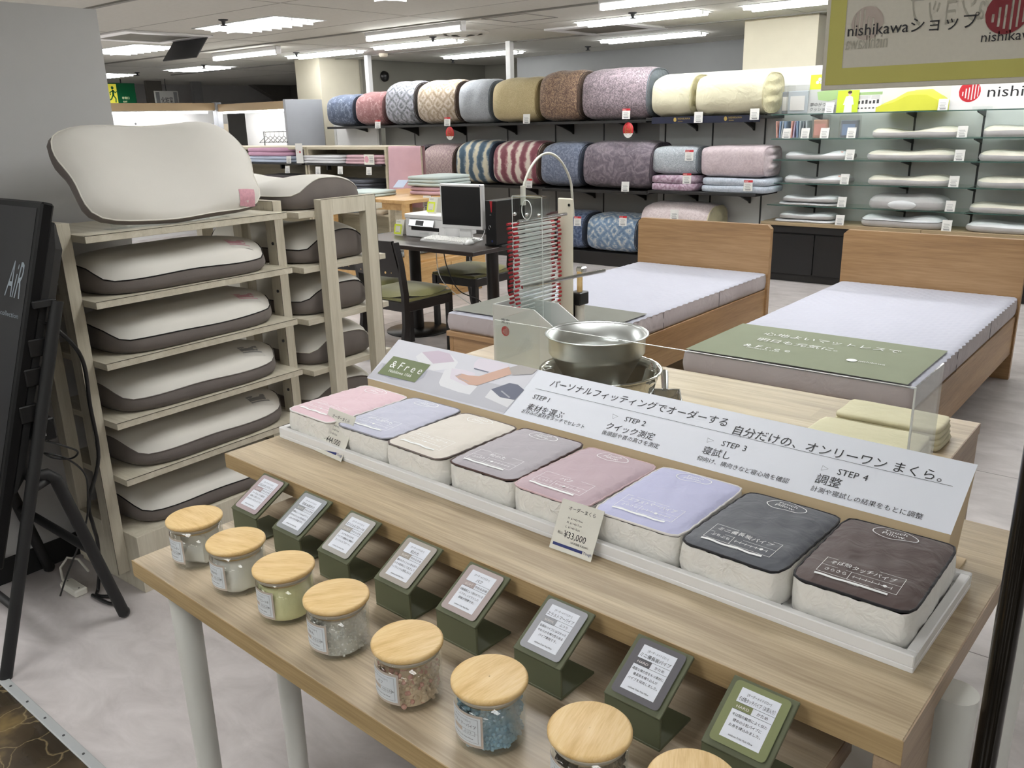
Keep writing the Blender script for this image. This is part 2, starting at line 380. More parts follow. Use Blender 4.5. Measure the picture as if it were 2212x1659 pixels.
struct(MB().bx(-18, 6.5, -6.1, -6, 0, ZC).build('wall_front', 'wall_paint'))
struct(MB().bx(6.5, 6.6, -6, 12.6, 0, ZC).build('wall_right', 'wall_paint'))
struct(MB().bx(-18.1, -18, -6, 12.6, 0, ZC).build('wall_far_left', 'wall_grey'), 'grey far wall beyond the clothing section')
struct(MB().bx(-18, 6.5, 12.5, 12.6, 0, ZC).build('wall_far', 'wall_shade'))
RR = .032
def rk(x, y, z=0):                      # the pillow racks and the grey partition share one slightly turned frame
    c, s = math.cos(RR), math.sin(RR); return Vector((-2.599+c*x-s*y, 1.162+s*x+c*y, z))
struct(MB().bx(-.10, 0, -.5, .40, 0, 1.893).build('wall_left', 'wall_paint', None, rk(-.47, 0), RR), 'light grey partition beside the pillow rack')
struct(MB().bx(0, .008, -.5, .40, .002, .09).build('baseboard_left', 'black_matte', None, rk(-.47, 0), RR), 'black baseboard under the grey partition')
# back wall fixture panels
YP = 8.05
pd = struct(MB().bx(-8.75, -4.62, YP, YP+.05, 0, 1.72).build('wall_back', 'panel_dark'), 'grey display panel behind the comforters')
pl = struct(MB().bx(-4.62, 1.6, YP, YP+.05, 0, 1.9).build('wall_back_light', 'panel_light'), 'pale grey display panel behind the glass shelves')
for xv in (-8.2, -7.3, -6.65, -5.95, -5.3): MB().bx(xv-.008, xv+.008, YP-.004, YP+.002, .1, 1.5).build('slotted_standard', 'grey_dark', pd)
for xv in (-4.55, -4.02, -3.48, -2.95, -2.15, -1.62, -1.0, -.4, .3): MB().bx(xv-.008, xv+.008, YP-.004, YP+.002, .1, 1.5).build('slotted_standard', 'grey_dark', pl)
# columns and the walls seen above the shelving
def col(name, m, x0, x1, y0, y1, lab, z1=ZC): return struct(MB().bx(x0, x1, y0, y1, 0, z1).build(name, m), lab)
col('column_right', 'wall_cream', -3.86, -3.14, 8.3, 9.0, 'cream column behind the glass shelves')
col('column_left', 'wall_cream', -10.28, -9.75, 7.85, 8.55, 'cream column beside the grey partition panel')
struct(MB().bx(-9.85, -9.7, 8.55, 11.3, 0, ZC).build('wall_side_left', 'wall_olive'), 'olive grey side wall behind the comforters')
struct(MB().bx(-9.75, -8.3, 11.2, 11.3, 0, ZC).build('wall_recess', 'wall_olive'))
struct(MB().bx(-8.3, -4.45, 10.3, 10.4, 0, ZC).build('wall_upper_grey', 'wall_grey'), 'grey wall above the comforter shelves')
struct(MB().bx(-4.45, -2.9, 10.6, 10.7, 0, ZC).build('wall_upper_olive', 'wall_olive'))
for x, y, lab in ((-6.63, 8.0, 'white square ceiling post above the grey comforter'), (-9.05, 8.0, 'white square ceiling post above the navy comforter')):
    o = MB().bx(x-.035, x+.035, y+.06, y+.13, 1.0, ZC, .004).build('ceiling_post', 'white_metal'); tag(o, lab, 'post')

# ---------------------------------------------------------------- ceiling fixtures
def twin_tube(x, y, label):
    t = thing('twin_tube_lamp', label, 'ceiling lamp', (x, y, ZC), group='twin tube ceiling lamps')
    f = MB()
    f.bx(-.64, .64, -.16, -.15, -.006, .02); f.bx(-.64, .64, .15, .16, -.006, .02); f.bx(-.64, -.63, -.15, .15, -.006, .02); f.bx(.63, .64, -.15, .15, -.006, .02)
    f.build('frame', 'louvre', t); MB().bx(-.63, .63, -.15, .15, -.001, .0).build('reflector', 'louvre', t)
    for s in (-1, 1): MB().cyl((-.62, s*.085, -.012), (.62, s*.085, -.012), .022, n=12).build('tube', 'lamp_white', t)
    MB().bx(-.62, .62, -.022, .022, -.03, 0, .006).build('centre_channel', 'louvre', t)
    return t
def troffer(x, y, label):
    t = thing('louvre_lamp', label, 'ceiling lamp', (x, y, ZC), group='louvred ceiling lamps')
    f = MB()
    for a, b, c, d in ((-.62, .62, -.27, -.25), (-.62, .62, .25, .27), (-.62, -.60, -.25, .25), (.60, .62, -.25, .25)): f.bx(a, b, c, d, -.008, .01)
    f.build('frame', 'louvre', t); MB().bx(-.60, .60, -.25, .25, -.001, .0).build('diffuser', 'lamp_panel', t)
    me = MB().bx(-.004, .004, -.25, .25, -.03, -.001).mesh('louvre_blade')
    for k in range(7): link('louvre_blade', me, 'louvre', t, (-.45+k*.15, 0, 0))
    me = MB().bx(-.60, .60, -.004, .004, -.028, -.001).mesh('louvre_rib')
    for s in (-.083, .083): link('louvre_rib', me, 'louvre', t, (0, s, 0))
    return t
def batten(x, y, label):
    t = thing('batten_lamp', label, 'ceiling lamp', (x, y, ZC), group='batten ceiling lamps')
    MB().bx(-.64, .64, -.04, .04, -.045, 0, .006).build('housing', 'white_gloss', t)
    MB().cyl((-.625, 0, -.062), (.625, 0, -.062), .026, n=14).build('tube', 'lamp_batten', t)
    for s in (-1, 1): MB().bx(s*.632-.01, s*.632+.01, -.035, .035, -.09, -.03, .005).build('end_cap', 'white_gloss', t)
    return t
for x, y, l in ((-9.1, 7.42, 'twin tube lamp above the cream column on the left'), (-7.42, 7.4, 'twin tube lamp behind the middle batten lamp'), (-4.36, 7.2, 'twin tube lamp above the cream comforters'),
                (-8.05, 9.25, 'twin tube lamp crossed by the white ceiling post'), (-5.3, 9.0, 'twin tube lamp farthest back, over the brown comforter'),
                (-2.75, 7.3, 'twin tube lamp over the glass shelves'), (-1.1, 7.3, 'twin tube lamp over the right cabinets'), (.6, 7.3, 'twin tube lamp over the far right shelves'), (2.3, 7.3, 'twin tube lamp in the far right corner'), (4, 7.3, 'twin tube lamp by the right wall')): twin_tube(x, y, l)
for x, y, l in ((-6.85, 4.87, 'louvred lamp above the clothing shelves at top left'), (-9.75, 5.2, 'louvred lamp half hidden by the grey partition edge'), (-4.35, 4.45, 'louvred lamp cut off at the top edge of the photo'),
                (-12.3, 7.62, 'louvred lamp above the lit clothing alcove'), (-14.6, 7.3, 'small far louvred lamp near the exit sign')): troffer(x, y, l)
k = 0
for y in (4.6, 2.1, -.4, -2.9, -5):
    for x in (-13.5, -9.6, -6.9, -4.2, -1.5, 1.2, 3.9):
        if y == 4.6 and (x < -3 or x > 0): continue
        if y == 2.1 and x > 0: continue
        if y == 2.1 and x == -13.5: continue
        troffer(x, y, 'louvred lamp over the near half of the shop'); k += 1
for x, y, l in ((-9.16, 6.3, 'bright batten lamp on the left, nearest the grey partition'), (-6.16, 6.1, 'bright batten lamp in the middle beside the round ceiling vent'), (-3.25, 5.85, 'bright batten lamp cut off at the top centre')): batten(x, y, l)
# vents and detectors
t = thing('ceiling_vent', 'large round ceiling air diffuser next to the middle batten lamp', 'vent', (-6.2, 6.95, ZC))
t.location = onz(1000, 70, ZC)
for k, (r0, r1, z) in enumerate(((.27, .20, -.02), (.19, .12, -.03), (.11, .0, -.04))):
    MB().lathe([(r0, 0), (r0, -.008), (r1+.02, z), (max(r1, .001), z)], 32).build('ring', 'ceiling_board', t)
def aircon(x, y, lab, open_=False):
    t = thing('air_conditioner', lab, 'air conditioner', (x, y, ZC))
    f = MB()
    for a, b, c, d in ((-.45, .45, -.45, -.33), (-.45, .45, .33, .45), (-.45, -.33, -.33, .33), (.33, .45, -.33, .33)): f.bx(a, b, c, d, -.02, 0, .004)
    f.build('panel', 'white_gloss', t); MB().bx(-.33, .33, -.33, .33, -.012, -.002).build('filter', 'wall_olive', t)
    if open_: MB().box((0, 0, 0), (.62, .25, .012), .003).build('grille', 'grey_dark', t, (.1, .34, -.11), (math.radians(52), 0, 0))
    return t
_p = onz(315, 78, ZC); aircon(_p.x, _p.y, 'ceiling air conditioner with its dark grille flap hanging open', True)
_p = onz(1310, 60, ZC); aircon(_p.x, _p.y, 'square ceiling air intake between two twin tube lamps')
for (px, py), l in zip(((482, 42), (640, 113), (935, 79), (1367, 27), (1270, 100), (978, 128), (440, 140), (296, 156)),
                       ('sprinkler head by the top left louvred lamp', 'sprinkler head by the lamp over the left column', 'sprinkler head by the middle twin tube lamp', 'sprinkler head by the lamp above the cream comforters', 'sprinkler head near the far grey wall', 'sprinkler head beside the far ceiling post', 'sprinkler head by the lamp over the alcove', 'sprinkler head by the lamp near the exit sign')):
    p = onz(px, py, ZC); m = MB(); m.lathe([(.04, 0), (.04, -.008), (.018, -.014), (.012, -.04), (.03, -.045), (.03, -.05), (.001, -.052)], 14)
    tag(m.build('sprinkler', 'grey_dark', None, p), l, 'sprinkler')
p = onz(828, 115, ZC); m = MB().lathe([(.06, 0), (.06, -.03), (.045, -.045), (.001, -.046)], 18)
tag(m.build('smoke_detector', 'wall_cream', None, p), 'round white smoke detector on the ceiling near the left post', 'smoke detector')
t = thing('alarm_bell', 'dark round alarm on the olive wall above the comforters', 'alarm', onx(830, 165, -9.69)); MB().lathe([(.075, 0), (.07, .03), (.03, .05), (.001, .052)], 20).build('dome', 'black_plastic', t, None, (0, PI/2, 0))
# ---------------------------------------------------------------- display tables in the foreground
TH = -.033
UX = Vector((math.cos(TH), math.sin(TH), 0)); UY = Vector((-math.sin(TH), math.cos(TH), 0))
def T(s, t, z=0): p = UX*s + UY*t; return Vector((p.x, p.y, z))
def st(p): return p.dot(UX), p.dot(UY)
ZL, ZU, ZB = .70, .80, .70
wood('oak_top', '#98856a', '#b3a184', '#c9b99c', 0, 1.3, .42, stretch=11, planks=.085)
wood('oak_edge', '#8a724e', '#a38a63', '#b59c74', 0, 1.3, .5, stretch=14)
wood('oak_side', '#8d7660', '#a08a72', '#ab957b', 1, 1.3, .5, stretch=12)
wood('oak_grey', '#9c8c76', '#b7a78f', '#cabda7', 0, 1.2, .42, stretch=11, planks=.13)
wood('oak_grey_edge', '#8a724e', '#9f875f', '#b59c74', 0, 1.2, .5, stretch=14)
plain('leg_white', '#d3d3cd', .35)
def table_top(t, m1, me, L, D, th, ms=None):
    """board with a faced front and end edge"""
    MB().bx(.001, L-.001, .001, D-.001, -th, 0, .0012).build('tabletop', m1, t)
    MB().bx(0, L, -.0005, .0012, -th, -.0006).build('edge_band', me, t)
    MB().bx(L-.0012, L+.0005, 0, D, -th, -.0006).build('edge_band', ms or me, t)
lt = thing('display_table', 'low oak display table with white legs holding the eight glass jars', 'table', T(-1.548, .616, ZL), TH)
table_top(lt, 'oak_grey', 'oak_grey_edge', 1.248, .40, .034, 'oak_side')
for ls, ltt in ((.065, .06), (.055, .275), (1.19, .06), (1.19, .30)):
    l = MB().cyl((ls, ltt, -ZL+.012), (ls, ltt, -.036), .022, .028, 24).build('leg', 'leg_white', lt)
    MB().cyl((ls, ltt, -ZL), (ls, ltt, -ZL+.012), .018, n=20).build('foot_cap', 'black_plastic', l)
    MB().cyl((ls, ltt, -.036), (ls, ltt, -.034), .04, n=24).build('mount_plate', 'leg_white', l)
ut = thing('display_table', 'higher oak display table carrying the white tray of sample pillows', 'table', T(-1.674, .907, ZU), TH)
table_top(ut, 'oak_top', 'oak_edge', 1.463, .655, .034, 'oak_side')
MB().bx(1.463-.032, 1.463, .003, .135, -ZU, -.035, .001).build('panel_leg', 'oak_side', ut)
_p = ony(2066, 1480, 1.1); _s, _t = st(_p)
for ls, ltt in ((_s+1.674, _t-.907), (_s+1.674, .57), (.262, .22), (.262, .57)):
    l = MB().cyl((ls, ltt, -ZU+.012), (ls, ltt, -.036), .024, .029, 24).build('leg', 'leg_white', ut)
    MB().cyl((ls, ltt, -ZU), (ls, ltt, -ZU+.012), .017, n=20).build('foot_cap', 'black_plastic', l)
# white bin standing under the right end
_b = onz(1868, 1665, .55)
t = thing('waste_bin', 'white round bin with a small black latch under the table end', 'bin', (_b.x, _b.y+.05, 0))
MB().lathe([(.001, .004), (.085, .004), (.10, .30), (.105, .52), (.108, .52), (.108, .535), (.10, .535), (.09, .30), (.08, .012), (.001, .012)], 32).build('body', 'white_gloss', t)
MB().lathe([(.108, .535), (.108, .548), (.09, .572), (.001, .58)], 32).build('lid', 'white_gloss', t)
MB().bx(.02, .055, -.108, -.10, .50, .515, .003).build('latch', 'black_plastic', t, None, .3)
# back table
bt = thing('work_table', 'plain oak table behind the sign with bowls and folded covers', 'table', (-2.02, 1.63, ZB), 0)
table_top(bt, 'oak_top', 'oak_edge', 1.62, .80, .03, 'oak_side')
for a in (0, 1.59): MB().bx(a, a+.03, .0, .79, -ZB, -.031, .001).build('panel_leg', 'oak_side', bt)
MB().bx(.03, 1.59, .76, .78, -ZB+.2, -.031).build('back_panel', 'oak_side', bt)

# ---------------------------------------------------------------- sloping sign on the table
plain('sign_card', '#c8b494', .7); plain('sign_white', '#dfe3ec', .5); plain('sign_photo', '#cdced6', .5); plain('sign_photo_low', '#b9bac2', .5)
plain('sage_print', '#6f7a58', .5); plain('mauve_print', '#c3b6c4', .5); plain('mauve_pale', '#d6d0da', .5); plain('linen_print', '#d9dade', .5)
plain('skin_print', '#c6a595', .5); plain('sleeve_print', '#a9a5a3', .5); plain('slate_print', '#6b6f80', .5); plain('shade_print', '#a3a5b0', .5); plain('white_print', '#eef0f0', .5)
S0, S1, TF, ZF, DT, DZ = -1.677, -.283, 1.329, .873, .115, .078
SLOPE = math.hypot(DT, DZ)
sg = thing('step_sign', 'long sloping white sign with printed ordering steps standing on the table', 'sign', T(S0, TF, ZU), TH)
W_ = S1-S0; hf = ZF-ZU
m = MB().prism([(0, 0, 0), (0, 0, hf), (0, DT, hf+DZ), (0, DT-.004, hf+DZ-.006), (0, .052, 0)], (W_, 0, 0)); m.build('stand', 'sign_card', sg)
MB().bx(W_-.004, W_+.012, .03, .075, 0, .003).build('foot', 'sign_card', sg)
sn = Vector((0, -DZ, DT)).normalized()
def sf(k): return lambda p: (p[0], p[1]*DT/SLOPE+sn.y*k, hf+p[1]*DZ/SLOPE+sn.z*k)
def sgn(x, y):
    n = UY*sn.y + Vector((0, 0, sn.z)); p0 = T(S0, TF, ZF); d = ray(x, y); p = CAM + d*((p0-CAM).dot(n)/d.dot(n))
    q = p-p0; return q.dot(UX), q.dot(UY)*DT/SLOPE + q.z*DZ/SLOPE
V, F = [], []; rect2d(V, F, -.001, -.001, W_+.001, SLOPE); face = sheet((V, F), 'printed_face', 'sign_white', sg, sf(.0006))
def zp(x, y): return sgn(780+x/4.424, 730+y/4.424)
def ph(pts, m, k, name='photo_print'):
    V, F = [], []; poly2d(V, F, [zp(*p) for p in pts]); return sheet((V, F), name, m, face, sf(k))
V, F = [], []; sb = zp(1370, 720)[0]; stp = zp(1700, 310)[0]
poly2d(V, F, [(0, 0), (sb, 0), (stp, SLOPE), (0, SLOPE)]); sheet((V, F), 'photo_print', 'sign_photo', face, sf(.0010))
ph([(60, 375), (1370, 720), (1560, 500), (600, 300), (200, 240)], 'sign_photo_low', .0012)
ph([(525, 180), (585, 140), (740, 125), (850, 155), (930, 235), (895, 292), (690, 320), (560, 250)], 'linen_print', .0014)
ph([(585, 140), (740, 125), (850, 155), (895, 230), (690, 250)], 'mauve_print', .0016)
ph([(1085, 240), (1130, 200), (1250, 215), (1400, 255), (1410, 290), (1230, 335), (1080, 300)], 'mauve_pale', .0014)
ph([(1085, 290), (1080, 300), (1210, 335), (1230, 330)], 'slate_print', .0016)
ph([(800, 310), (870, 290), (1000, 310), (1080, 420), (1110, 470), (1040, 545), (930, 520), (760, 460), (745, 430)], 'linen_print', .0014)
ph([(870, 295), (1000, 312), (1090, 340), (1075, 450), (1000, 460), (850, 390)], 'mauve_pale', .0016)
ph([(900, 365), (960, 345), (1030, 362), (1130, 370), (1420, 280), (1440, 350), (1200, 430), (1110, 460), (1030, 450), (985, 420), (940, 400)], 'skin_print', .0018)
ph([(905, 368), (960, 348), (965, 352), (912, 374)], 'shade_print', .002)
ph([(940, 385), (1030, 420), (1030, 426), (938, 390)], 'shade_print', .002)
ph([(1420, 290), (1520, 262), (1690, 305), (1640, 350), (1460, 360), (1440, 350)], 'sleeve_print', .002)
ph([(1245, 495), (1420, 435), (1500, 450), (1560, 500), (1470, 597), (1330, 570)], 'slate_print', .0016)
ph([(1245, 495), (1185, 570), (1400, 668), (1470, 597), (1330, 570)], 'linen_print', .0014)
ph([(1335, 512), (1350, 508), (1430, 572), (1415, 578)], 'shade_print', .0018)
ph([(220, 250), (310, 300), (640, 320), (600, 385), (520, 425), (300, 400), (165, 345)], 'shade_print', .0014)
lab = ph([(315, 178), (668, 262), (515, 430), (160, 342)], 'sage_print', .0022, 'green_label')
def stx(body, p0, p1, sh=0):
    a = sgn(*p0); b = sgn(*p1); v, f = glyphs(body); u = max(q[0] for q in v)-min(q[0] for q in v)
    return (body, a[0], a[1], (b[0]-a[0])/u, 'l', None, sh)
def sth(body, p, h): a = sgn(*p); return (body, a[0], a[1], h, 'l')
_z1 = lambda x, y: (780+x/4.424, 730+y/4.424)
v2 = text2d([stx('& F r e e', _z1(270, 282), _z1(575, 345)), stx('Nishikawa 1566', _z1(262, 328), _z1(480, 375))])
sheet(v2, 'lettering', 'white_print', face, sf(.0026))
L = [stx('パーソナルフィッティングでオーダーする', (1187, 834), (1568, 922)), stx('自分だけの、オンリーワン まくら。', (1582, 936), (2036, 1034)),
     stx('STEP', (1150, 861), (1177.6, 866)), sth('1', (1182, 869.5), .0175), stx('素材を選ぶ', (1135.6, 884), (1218, 898)), stx('お好みの素材をタッチでセレクト', (1126, 891), (1261, 925)),
     stx('STEP', (1348, 910), (1379.7, 915.6)), sth('2', (1385, 919.7), .0175), stx('クイック測定', (1307.8, 925), (1412, 948)), stx('後頭部や首の高さを測定', (1299, 937.3), (1422.3, 968.5)),
     stx('STEP', (1557.4, 963), (1595.3, 969.9)), sth('3', (1603, 974), .0175), stx('寝試し', (1515.3, 978), (1575, 991.6)), stx('仰向け、横向きなど寝心地を確認', (1504.5, 993), (1702.5, 1044.4)),
     stx('STEP', (1807.5, 1025), (1853.6, 1033.6)), sth('4', (1862, 1037.6), .0175), stx('調整', (1759.5, 1041), (1814, 1053)), stx('計測や寝試しの結果をもとに調整', (1750.5, 1059), (1993, 1120))]
V, F = text2d(L)
a, b = sgn(1157, 840), sgn(2058, 1052.6); rect2d(V, F, a[0], a[1], b[0], a[1]+.0007)
for tri in (((1324, 895), (1324, 905), (1335.5, 900.7)), ((1529, 946.8), (1527.5, 956.3), (1542, 953)), ((1777.7, 1006.5), (1773.6, 1016.8), (1789.3, 1013.8))):
    band2d(V, F, [sgn(*q) for q in tri], .0008, True)
sheet((V, F), 'lettering', 'ink', face, sf(.0012))

# ---------------------------------------------------------------- white tray and touch sample pillows
TS0, TS1, TT0, TT1 = -1.66, -.243, 1.043, 1.318
tr = thing('display_tray', 'long white tray holding the eight sample pillows', 'tray', T(TS0, TT0, ZU), TH)
TL, TD, TZ = TS1-TS0, TT1-TT0, .026
MB().bx(0, TL, 0, TD, 0, .008, .001).build('base', 'white_gloss', tr)
for r in ((0, TL, 0, .012), (0, TL, TD-.012, TD), (0, .014, .012, TD-.012), (TL-.014, TL, .012, TD-.012)): MB().bx(*r, .008, TZ, .0015).build('rim', 'white_gloss', tr)
crumple('cushion_side', '#e6e4de', 38, .35)
PW, PD, PH = .168, .238, .064
def rr(u, v, p=11):     # unit square outline rounded at its corners
    k = (abs(u)**p+abs(v)**p)**(1/p); return (u/k*max(abs(u), abs(v)), v/k*max(abs(u), abs(v))) if k else (0, 0)
def cushion_top(x, y, seed):
    u, v = x/(PW/2), y/(PD/2); e = max(0, 1-u**4)*max(0, 1-v**4)
    return PH-.006+.013*e**.45 + .0007*math.sin(13*u+5*v+seed)*e + .0006*math.sin(6*u-11*v+2*seed)*e + .0010*(abs(u)**6)*math.sin(26*v+seed)
def outline(n, sx=1.0, sy=1.0):
    o = []
    for k in range(n):
        a = 2*PI*k/n; c, s = math.cos(a), math.sin(a); q = max(abs(c), abs(s)); u, v = rr(c/q, s/q); o.append((u*PW/2*sx, v*PD/2*sy))
    return o
CLOUD = [(math.cos(a)*(.029+.002*math.cos(3*a+.6)), math.sin(a)*(.0165+.0022*math.cos(3*a+.4))) for a in [2*PI*k/36 for k in range(36)]]
def sample_pillow(i, s, name_, feel, top, pipe, label, mark):
    t = thing('sample_pillow', label, 'pillow', T(s, (TT0+TT1)/2-.002+(.004 if i % 2 else -.003), ZU+.008), TH+(.02 if i % 2 else -.015), 'touch sample pillows in the white tray')
    n = 72; oc = outline(n); rng = random.Random(i); ph_ = rng.random()*6
    m = MB(); prof = [(0, .93), (.004, .985), (.014, 1.0), (.028, 1.012), (PH-.012, 1.0), (PH-.006, .99)]
    vs = []
    for z, k in prof:
        for j, (x, y) in enumerate(oc):
            w = .0022*math.sin(j*.9+ph_)*math.sin(PI*min(1, z/PH))+.0012*math.sin(j*2.1+ph_*2); vs.append((x*k*(1+w/.08), y*k*(1+w/.1), z))
    fs = [(a*n+j, a*n+(j+1) % n, (a+1)*n+(j+1) % n, (a+1)*n+j) for a in range(len(prof)-1) for j in range(n)]
    m.add(vs, fs, True); m.add(vs[:n], [tuple(reversed(range(n)))])
    m.build('side_panel', 'cushion_side', t)
    g = MB(); q = 34
    def fn(u, v):
        a, b = rr(2*u-1, 2*v-1); x, y = a*PW/2*.985, b*PD/2*.985; return (x, y, cushion_top(x, y, ph_))
    g.grid(fn, q, q).build('top_panel', top, t)
    MB().tube([(x*.99, y*.99, cushion_top(x*.985, y*.985, ph_)-.0005) for x, y in oc], .0021, 6, closed=True).build('piping', pipe, t)
    MB().tube([(x*.95, y*.95, .0022) for x, y in oc[::2]], .0018, 5, closed=True).build('piping', pipe, t)
    V, F = [], []
    cy = PD/2-.036
    band2d(V, F, [(p[0]*1.12, p[1]*1.2+cy) for p in CLOUD], .0016, True)
    a, b = text2d([('Touch', 0, cy+.0012, .0135, 'c'), ('Pillow.', .001, cy-.0105, .0135, 'c')]); o = len(V); V += a; F += [tuple(k+o for k in f) for f in b]
    sheet((V, F), 'logo_print', 'white_print', t, lambda p: (p[0], p[1], cushion_top(p[0], p[1], ph_)+.0014)); V, F = [], []
    y0 = -PD/2+.027; xw = .055
    frame2d(V, F, -xw, y0, xw, y0+.046, .0007); rect2d(V, F, -xw, y0+.021, xw, y0+.0216); rect2d(V, F, -.012, y0, -.0113, y0+.021)
    a, b = text2d([(name_, 0, y0+.028, .0125, 'c', min(.09, .0128*len(name_))), (feel, -.031, y0+.008, .0085, 'c', .03), ('nishikawa', .0, y0-.0088, .004, 'c')]); o = len(V); V += a; F += [tuple(k+o for k in f) for f in b]
    rect2d(V, F, -.008, y0+.0105, .046, y0+.0113)
    for k in range(7): x = -.006+k*.0085; rect2d(V, F, x, y0+.0075, x+.0006, y0+.0143)
    disc2d(V, F, -.006+mark*.0085, y0+.0109, .003, 8); band2d(V, F, [(-xw+k*.01, y0-.0055+.0008*math.sin(k*1.4)) for k in range(11)], .0042)
    sheet((V, F), 'lettering', 'white_print', t, lambda p: (p[0], p[1], cushion_top(p[0], p[1], ph_)+.0014))
    return t
for nm, c in (('cush_pink', '#d8bcc4'), ('cush_lilac', '#b9bbcc'), ('cush_ivory', '#d5cfc6'), ('cush_grey', '#a9a4aa'), ('cush_mauve', '#b9a4ac'), ('cush_blue', '#bcbede'), ('cush_slate', '#55585f'), ('cush_brown', '#544644'),
              ('pipe_white', '#dcd8d6'), ('pipe_grey', '#82828a'), ('pipe_brown', '#4a3430'), ('pipe_pink', '#c9aeb2'), ('pipe_black', '#15131a'), ('pipe_taupe', '#6d625e')): crumple(nm, c, 26, .22, .6)
PILL = [('ぷるふわタッチウレタン', 'ぷるふわ', 'cush_pink', 'pipe_white', 'pale pink sample pillow with white piping at the tray’s far end', 1),
        ('羽毛＆粒わた', 'ふわふわ', 'cush_lilac', 'pipe_grey', 'lilac grey sample pillow with thin grey piping, second from the pink one', 1),
        ('エンジェルフロート', 'ふわふわ', 'cush_ivory', 'pipe_taupe', 'ivory sample pillow with taupe piping', 1),
        ('粒わた', 'ふんわり', 'cush_grey', 'pipe_brown', 'warm grey sample pillow with dark brown piping', 1),
        ('パフ', 'しっとり', 'cush_mauve', 'pipe_pink', 'dusty mauve sample pillow with pink piping behind the lower price card', 2),
        ('エラストマーパイプ', 'さらさら', 'cush_blue', 'pipe_white', 'pale lavender blue sample pillow with white piping', 3),
        ('ミニ備長炭パイプ', 'ぷちぷち', 'cush_slate', 'pipe_black', 'slate grey sample pillow with black piping', 5),
        ('そば殻タッチパイプ', 'さらさら', 'cush_brown', 'pipe_black', 'dark brown sample pillow with black piping at the tray’s near end', 5)]
for i, a in enumerate(PILL): sample_pillow(i, TS0+.014+(TL-.028)*(i+.5)/8, a[0], a[1], a[2], a[3], a[4].replace('’', "'"), a[5])

# ---------------------------------------------------------------- price cards on the table
def price_card(pl_, pr_, price, sub, label):
    a, b = onz(*pl_, ZU), onz(*pr_, ZU); sa, ta = st(a); sb, tb = st(b); wd = math.hypot(sb-sa, tb-ta); hg = wd*1.0
    rot = TH+math.atan2(tb-ta, sb-sa); tilt = math.radians(62)
    t = thing('price_card', label, 'price card', (a.x, a.y, ZU), rot, 'cream price cards leaning on the tray')
    c, s = math.cos(tilt), math.sin(tilt); fn = lambda k: (lambda p: (p[0], p[1]*c-s*k, p[1]*s+c*k+.001))
    m = MB().box((wd/2, hg/2*c, hg/2*s+.001), (wd, hg, .0008), .0002, Matrix.Rotation(tilt, 3, 'X')); m.build('card', 'paper_card', t)
    MB().box((wd*.6, hg*.36*c+.014, hg*.18*s), (.02, .001, hg*.36), 0, Matrix.Rotation(.5, 3, 'X')).build('easel', 'paper_card', t)
    k = wd/.08
    L = [('オーダーまくら', .042*k, .066*k, .0075*k, 'c'), ('H  61×43×9cm', .02*k, .052*k, .0046*k, 'l'), ('M  61×43×7cm', .02*k, .045*k, .0046*k, 'l'), ('L  61×43×5cm', .02*k, .038*k, .0046*k, 'l'), ('税込', .008*k, .026*k, .0052*k, 'l'), (price, .02*k, .023*k, .0145*k, 'l', .042*k), (sub, .036*k, .0165*k, .004*k, 'l')]
    sheet(text2d(L), 'lettering', 'ink', t, fn(.0009))
    V, F = text2d([('Tough', .063*k, .0075*k, .0062*k, 'l')]); rect2d(V, F, .005*k, .007*k, .0615*k, .0115*k); sheet((V, F), 'lettering', 'navy_print', t, fn(.0009))
price_card((681, 974), (737, 999), '¥44,000', '（本体価格￥40,000）', 'cream price card reading 44,000 yen in front of the pink sample pillow')
price_card((1186, 1183), (1276, 1216), '¥33,000', '（本体価格￥30,000）', 'cream price card reading 33,000 yen in front of the mauve sample pillow')

# ---------------------------------------------------------------- green label stands
plain('olive_stand', '#5c6049', .55, vary=.03)
CARD = [('ぷるふわタッチウレタン', 'SOFT', 'やわらかめ', ['チーズのような構造を', '採用した肌にやさしい', 'ぷるふわタッチのウレタンです。'], '#ad9da0', (505, 1093.8), 'with a rose grey card at the far end'),
        ('羽毛＆粒わた', 'SOFT', 'やわらかめ', ['良質なふっくらdownダウンに', '粒わたのクッション性を加えた', 'ふわふわの感触です。'], '#94979a', (592.3, 1136.8), 'with a steel grey card, second from the far end'),
        ('エンジェルフロート®', 'SOFT', 'やわらかめ', ['とてもやわらかな', 'フワフワ感触が心地良い', 'エンジェルフロート。'], '#a8a5a0', (691.3, 1184.2), 'with a pale warm grey card behind the yellow jar'),
        ('粒わた', 'SOFT', 'やわらかめ', ['優れたクッション性を持つ', 'わたを粒状にして加工して', 'トップユニットに使用しました。'], '#a39c94', (814.5, 1244), 'with a taupe card behind the white bead jar'),
        ('パフ', 'SOFT', 'やわらかめ', ['化粧道具として使われている', 'パフのしっとりとした', '感触が特徴です。'], '#ab9e9c', (946.8, 1310), 'with a dusty pink card behind the chip jar'),
        ('エラストマーパイプ', 'NORMAL', 'ふつう', ['従来のパイプにはなかった', 'やわらかな弾力性のある', 'パイプ素材です。'], '#9c9da2', (1114.6, 1393), 'with a silver grey card behind the blue pipe jar'),
        ('ミニ備長炭パイプ', 'HARD', 'かため', ['適度な弾力性をもつ素材に', '備長炭を練り込んだ', 'パイプを採用しました。'], '#5f5d62', (1310, 1489.5), 'with a dark grey card behind the charcoal jar'),
        ('そば殻タッチパイプ（お茶入り）', 'HARD', 'かため', ['そば殻の触感によく似た', '硬めの小粒パイプに', 'お茶を練込みました。'], '#7b8159', (1521, 1590.8), 'with a green card, nearest the camera')]
SWD, SFH, SBD = .0885, .053, .082
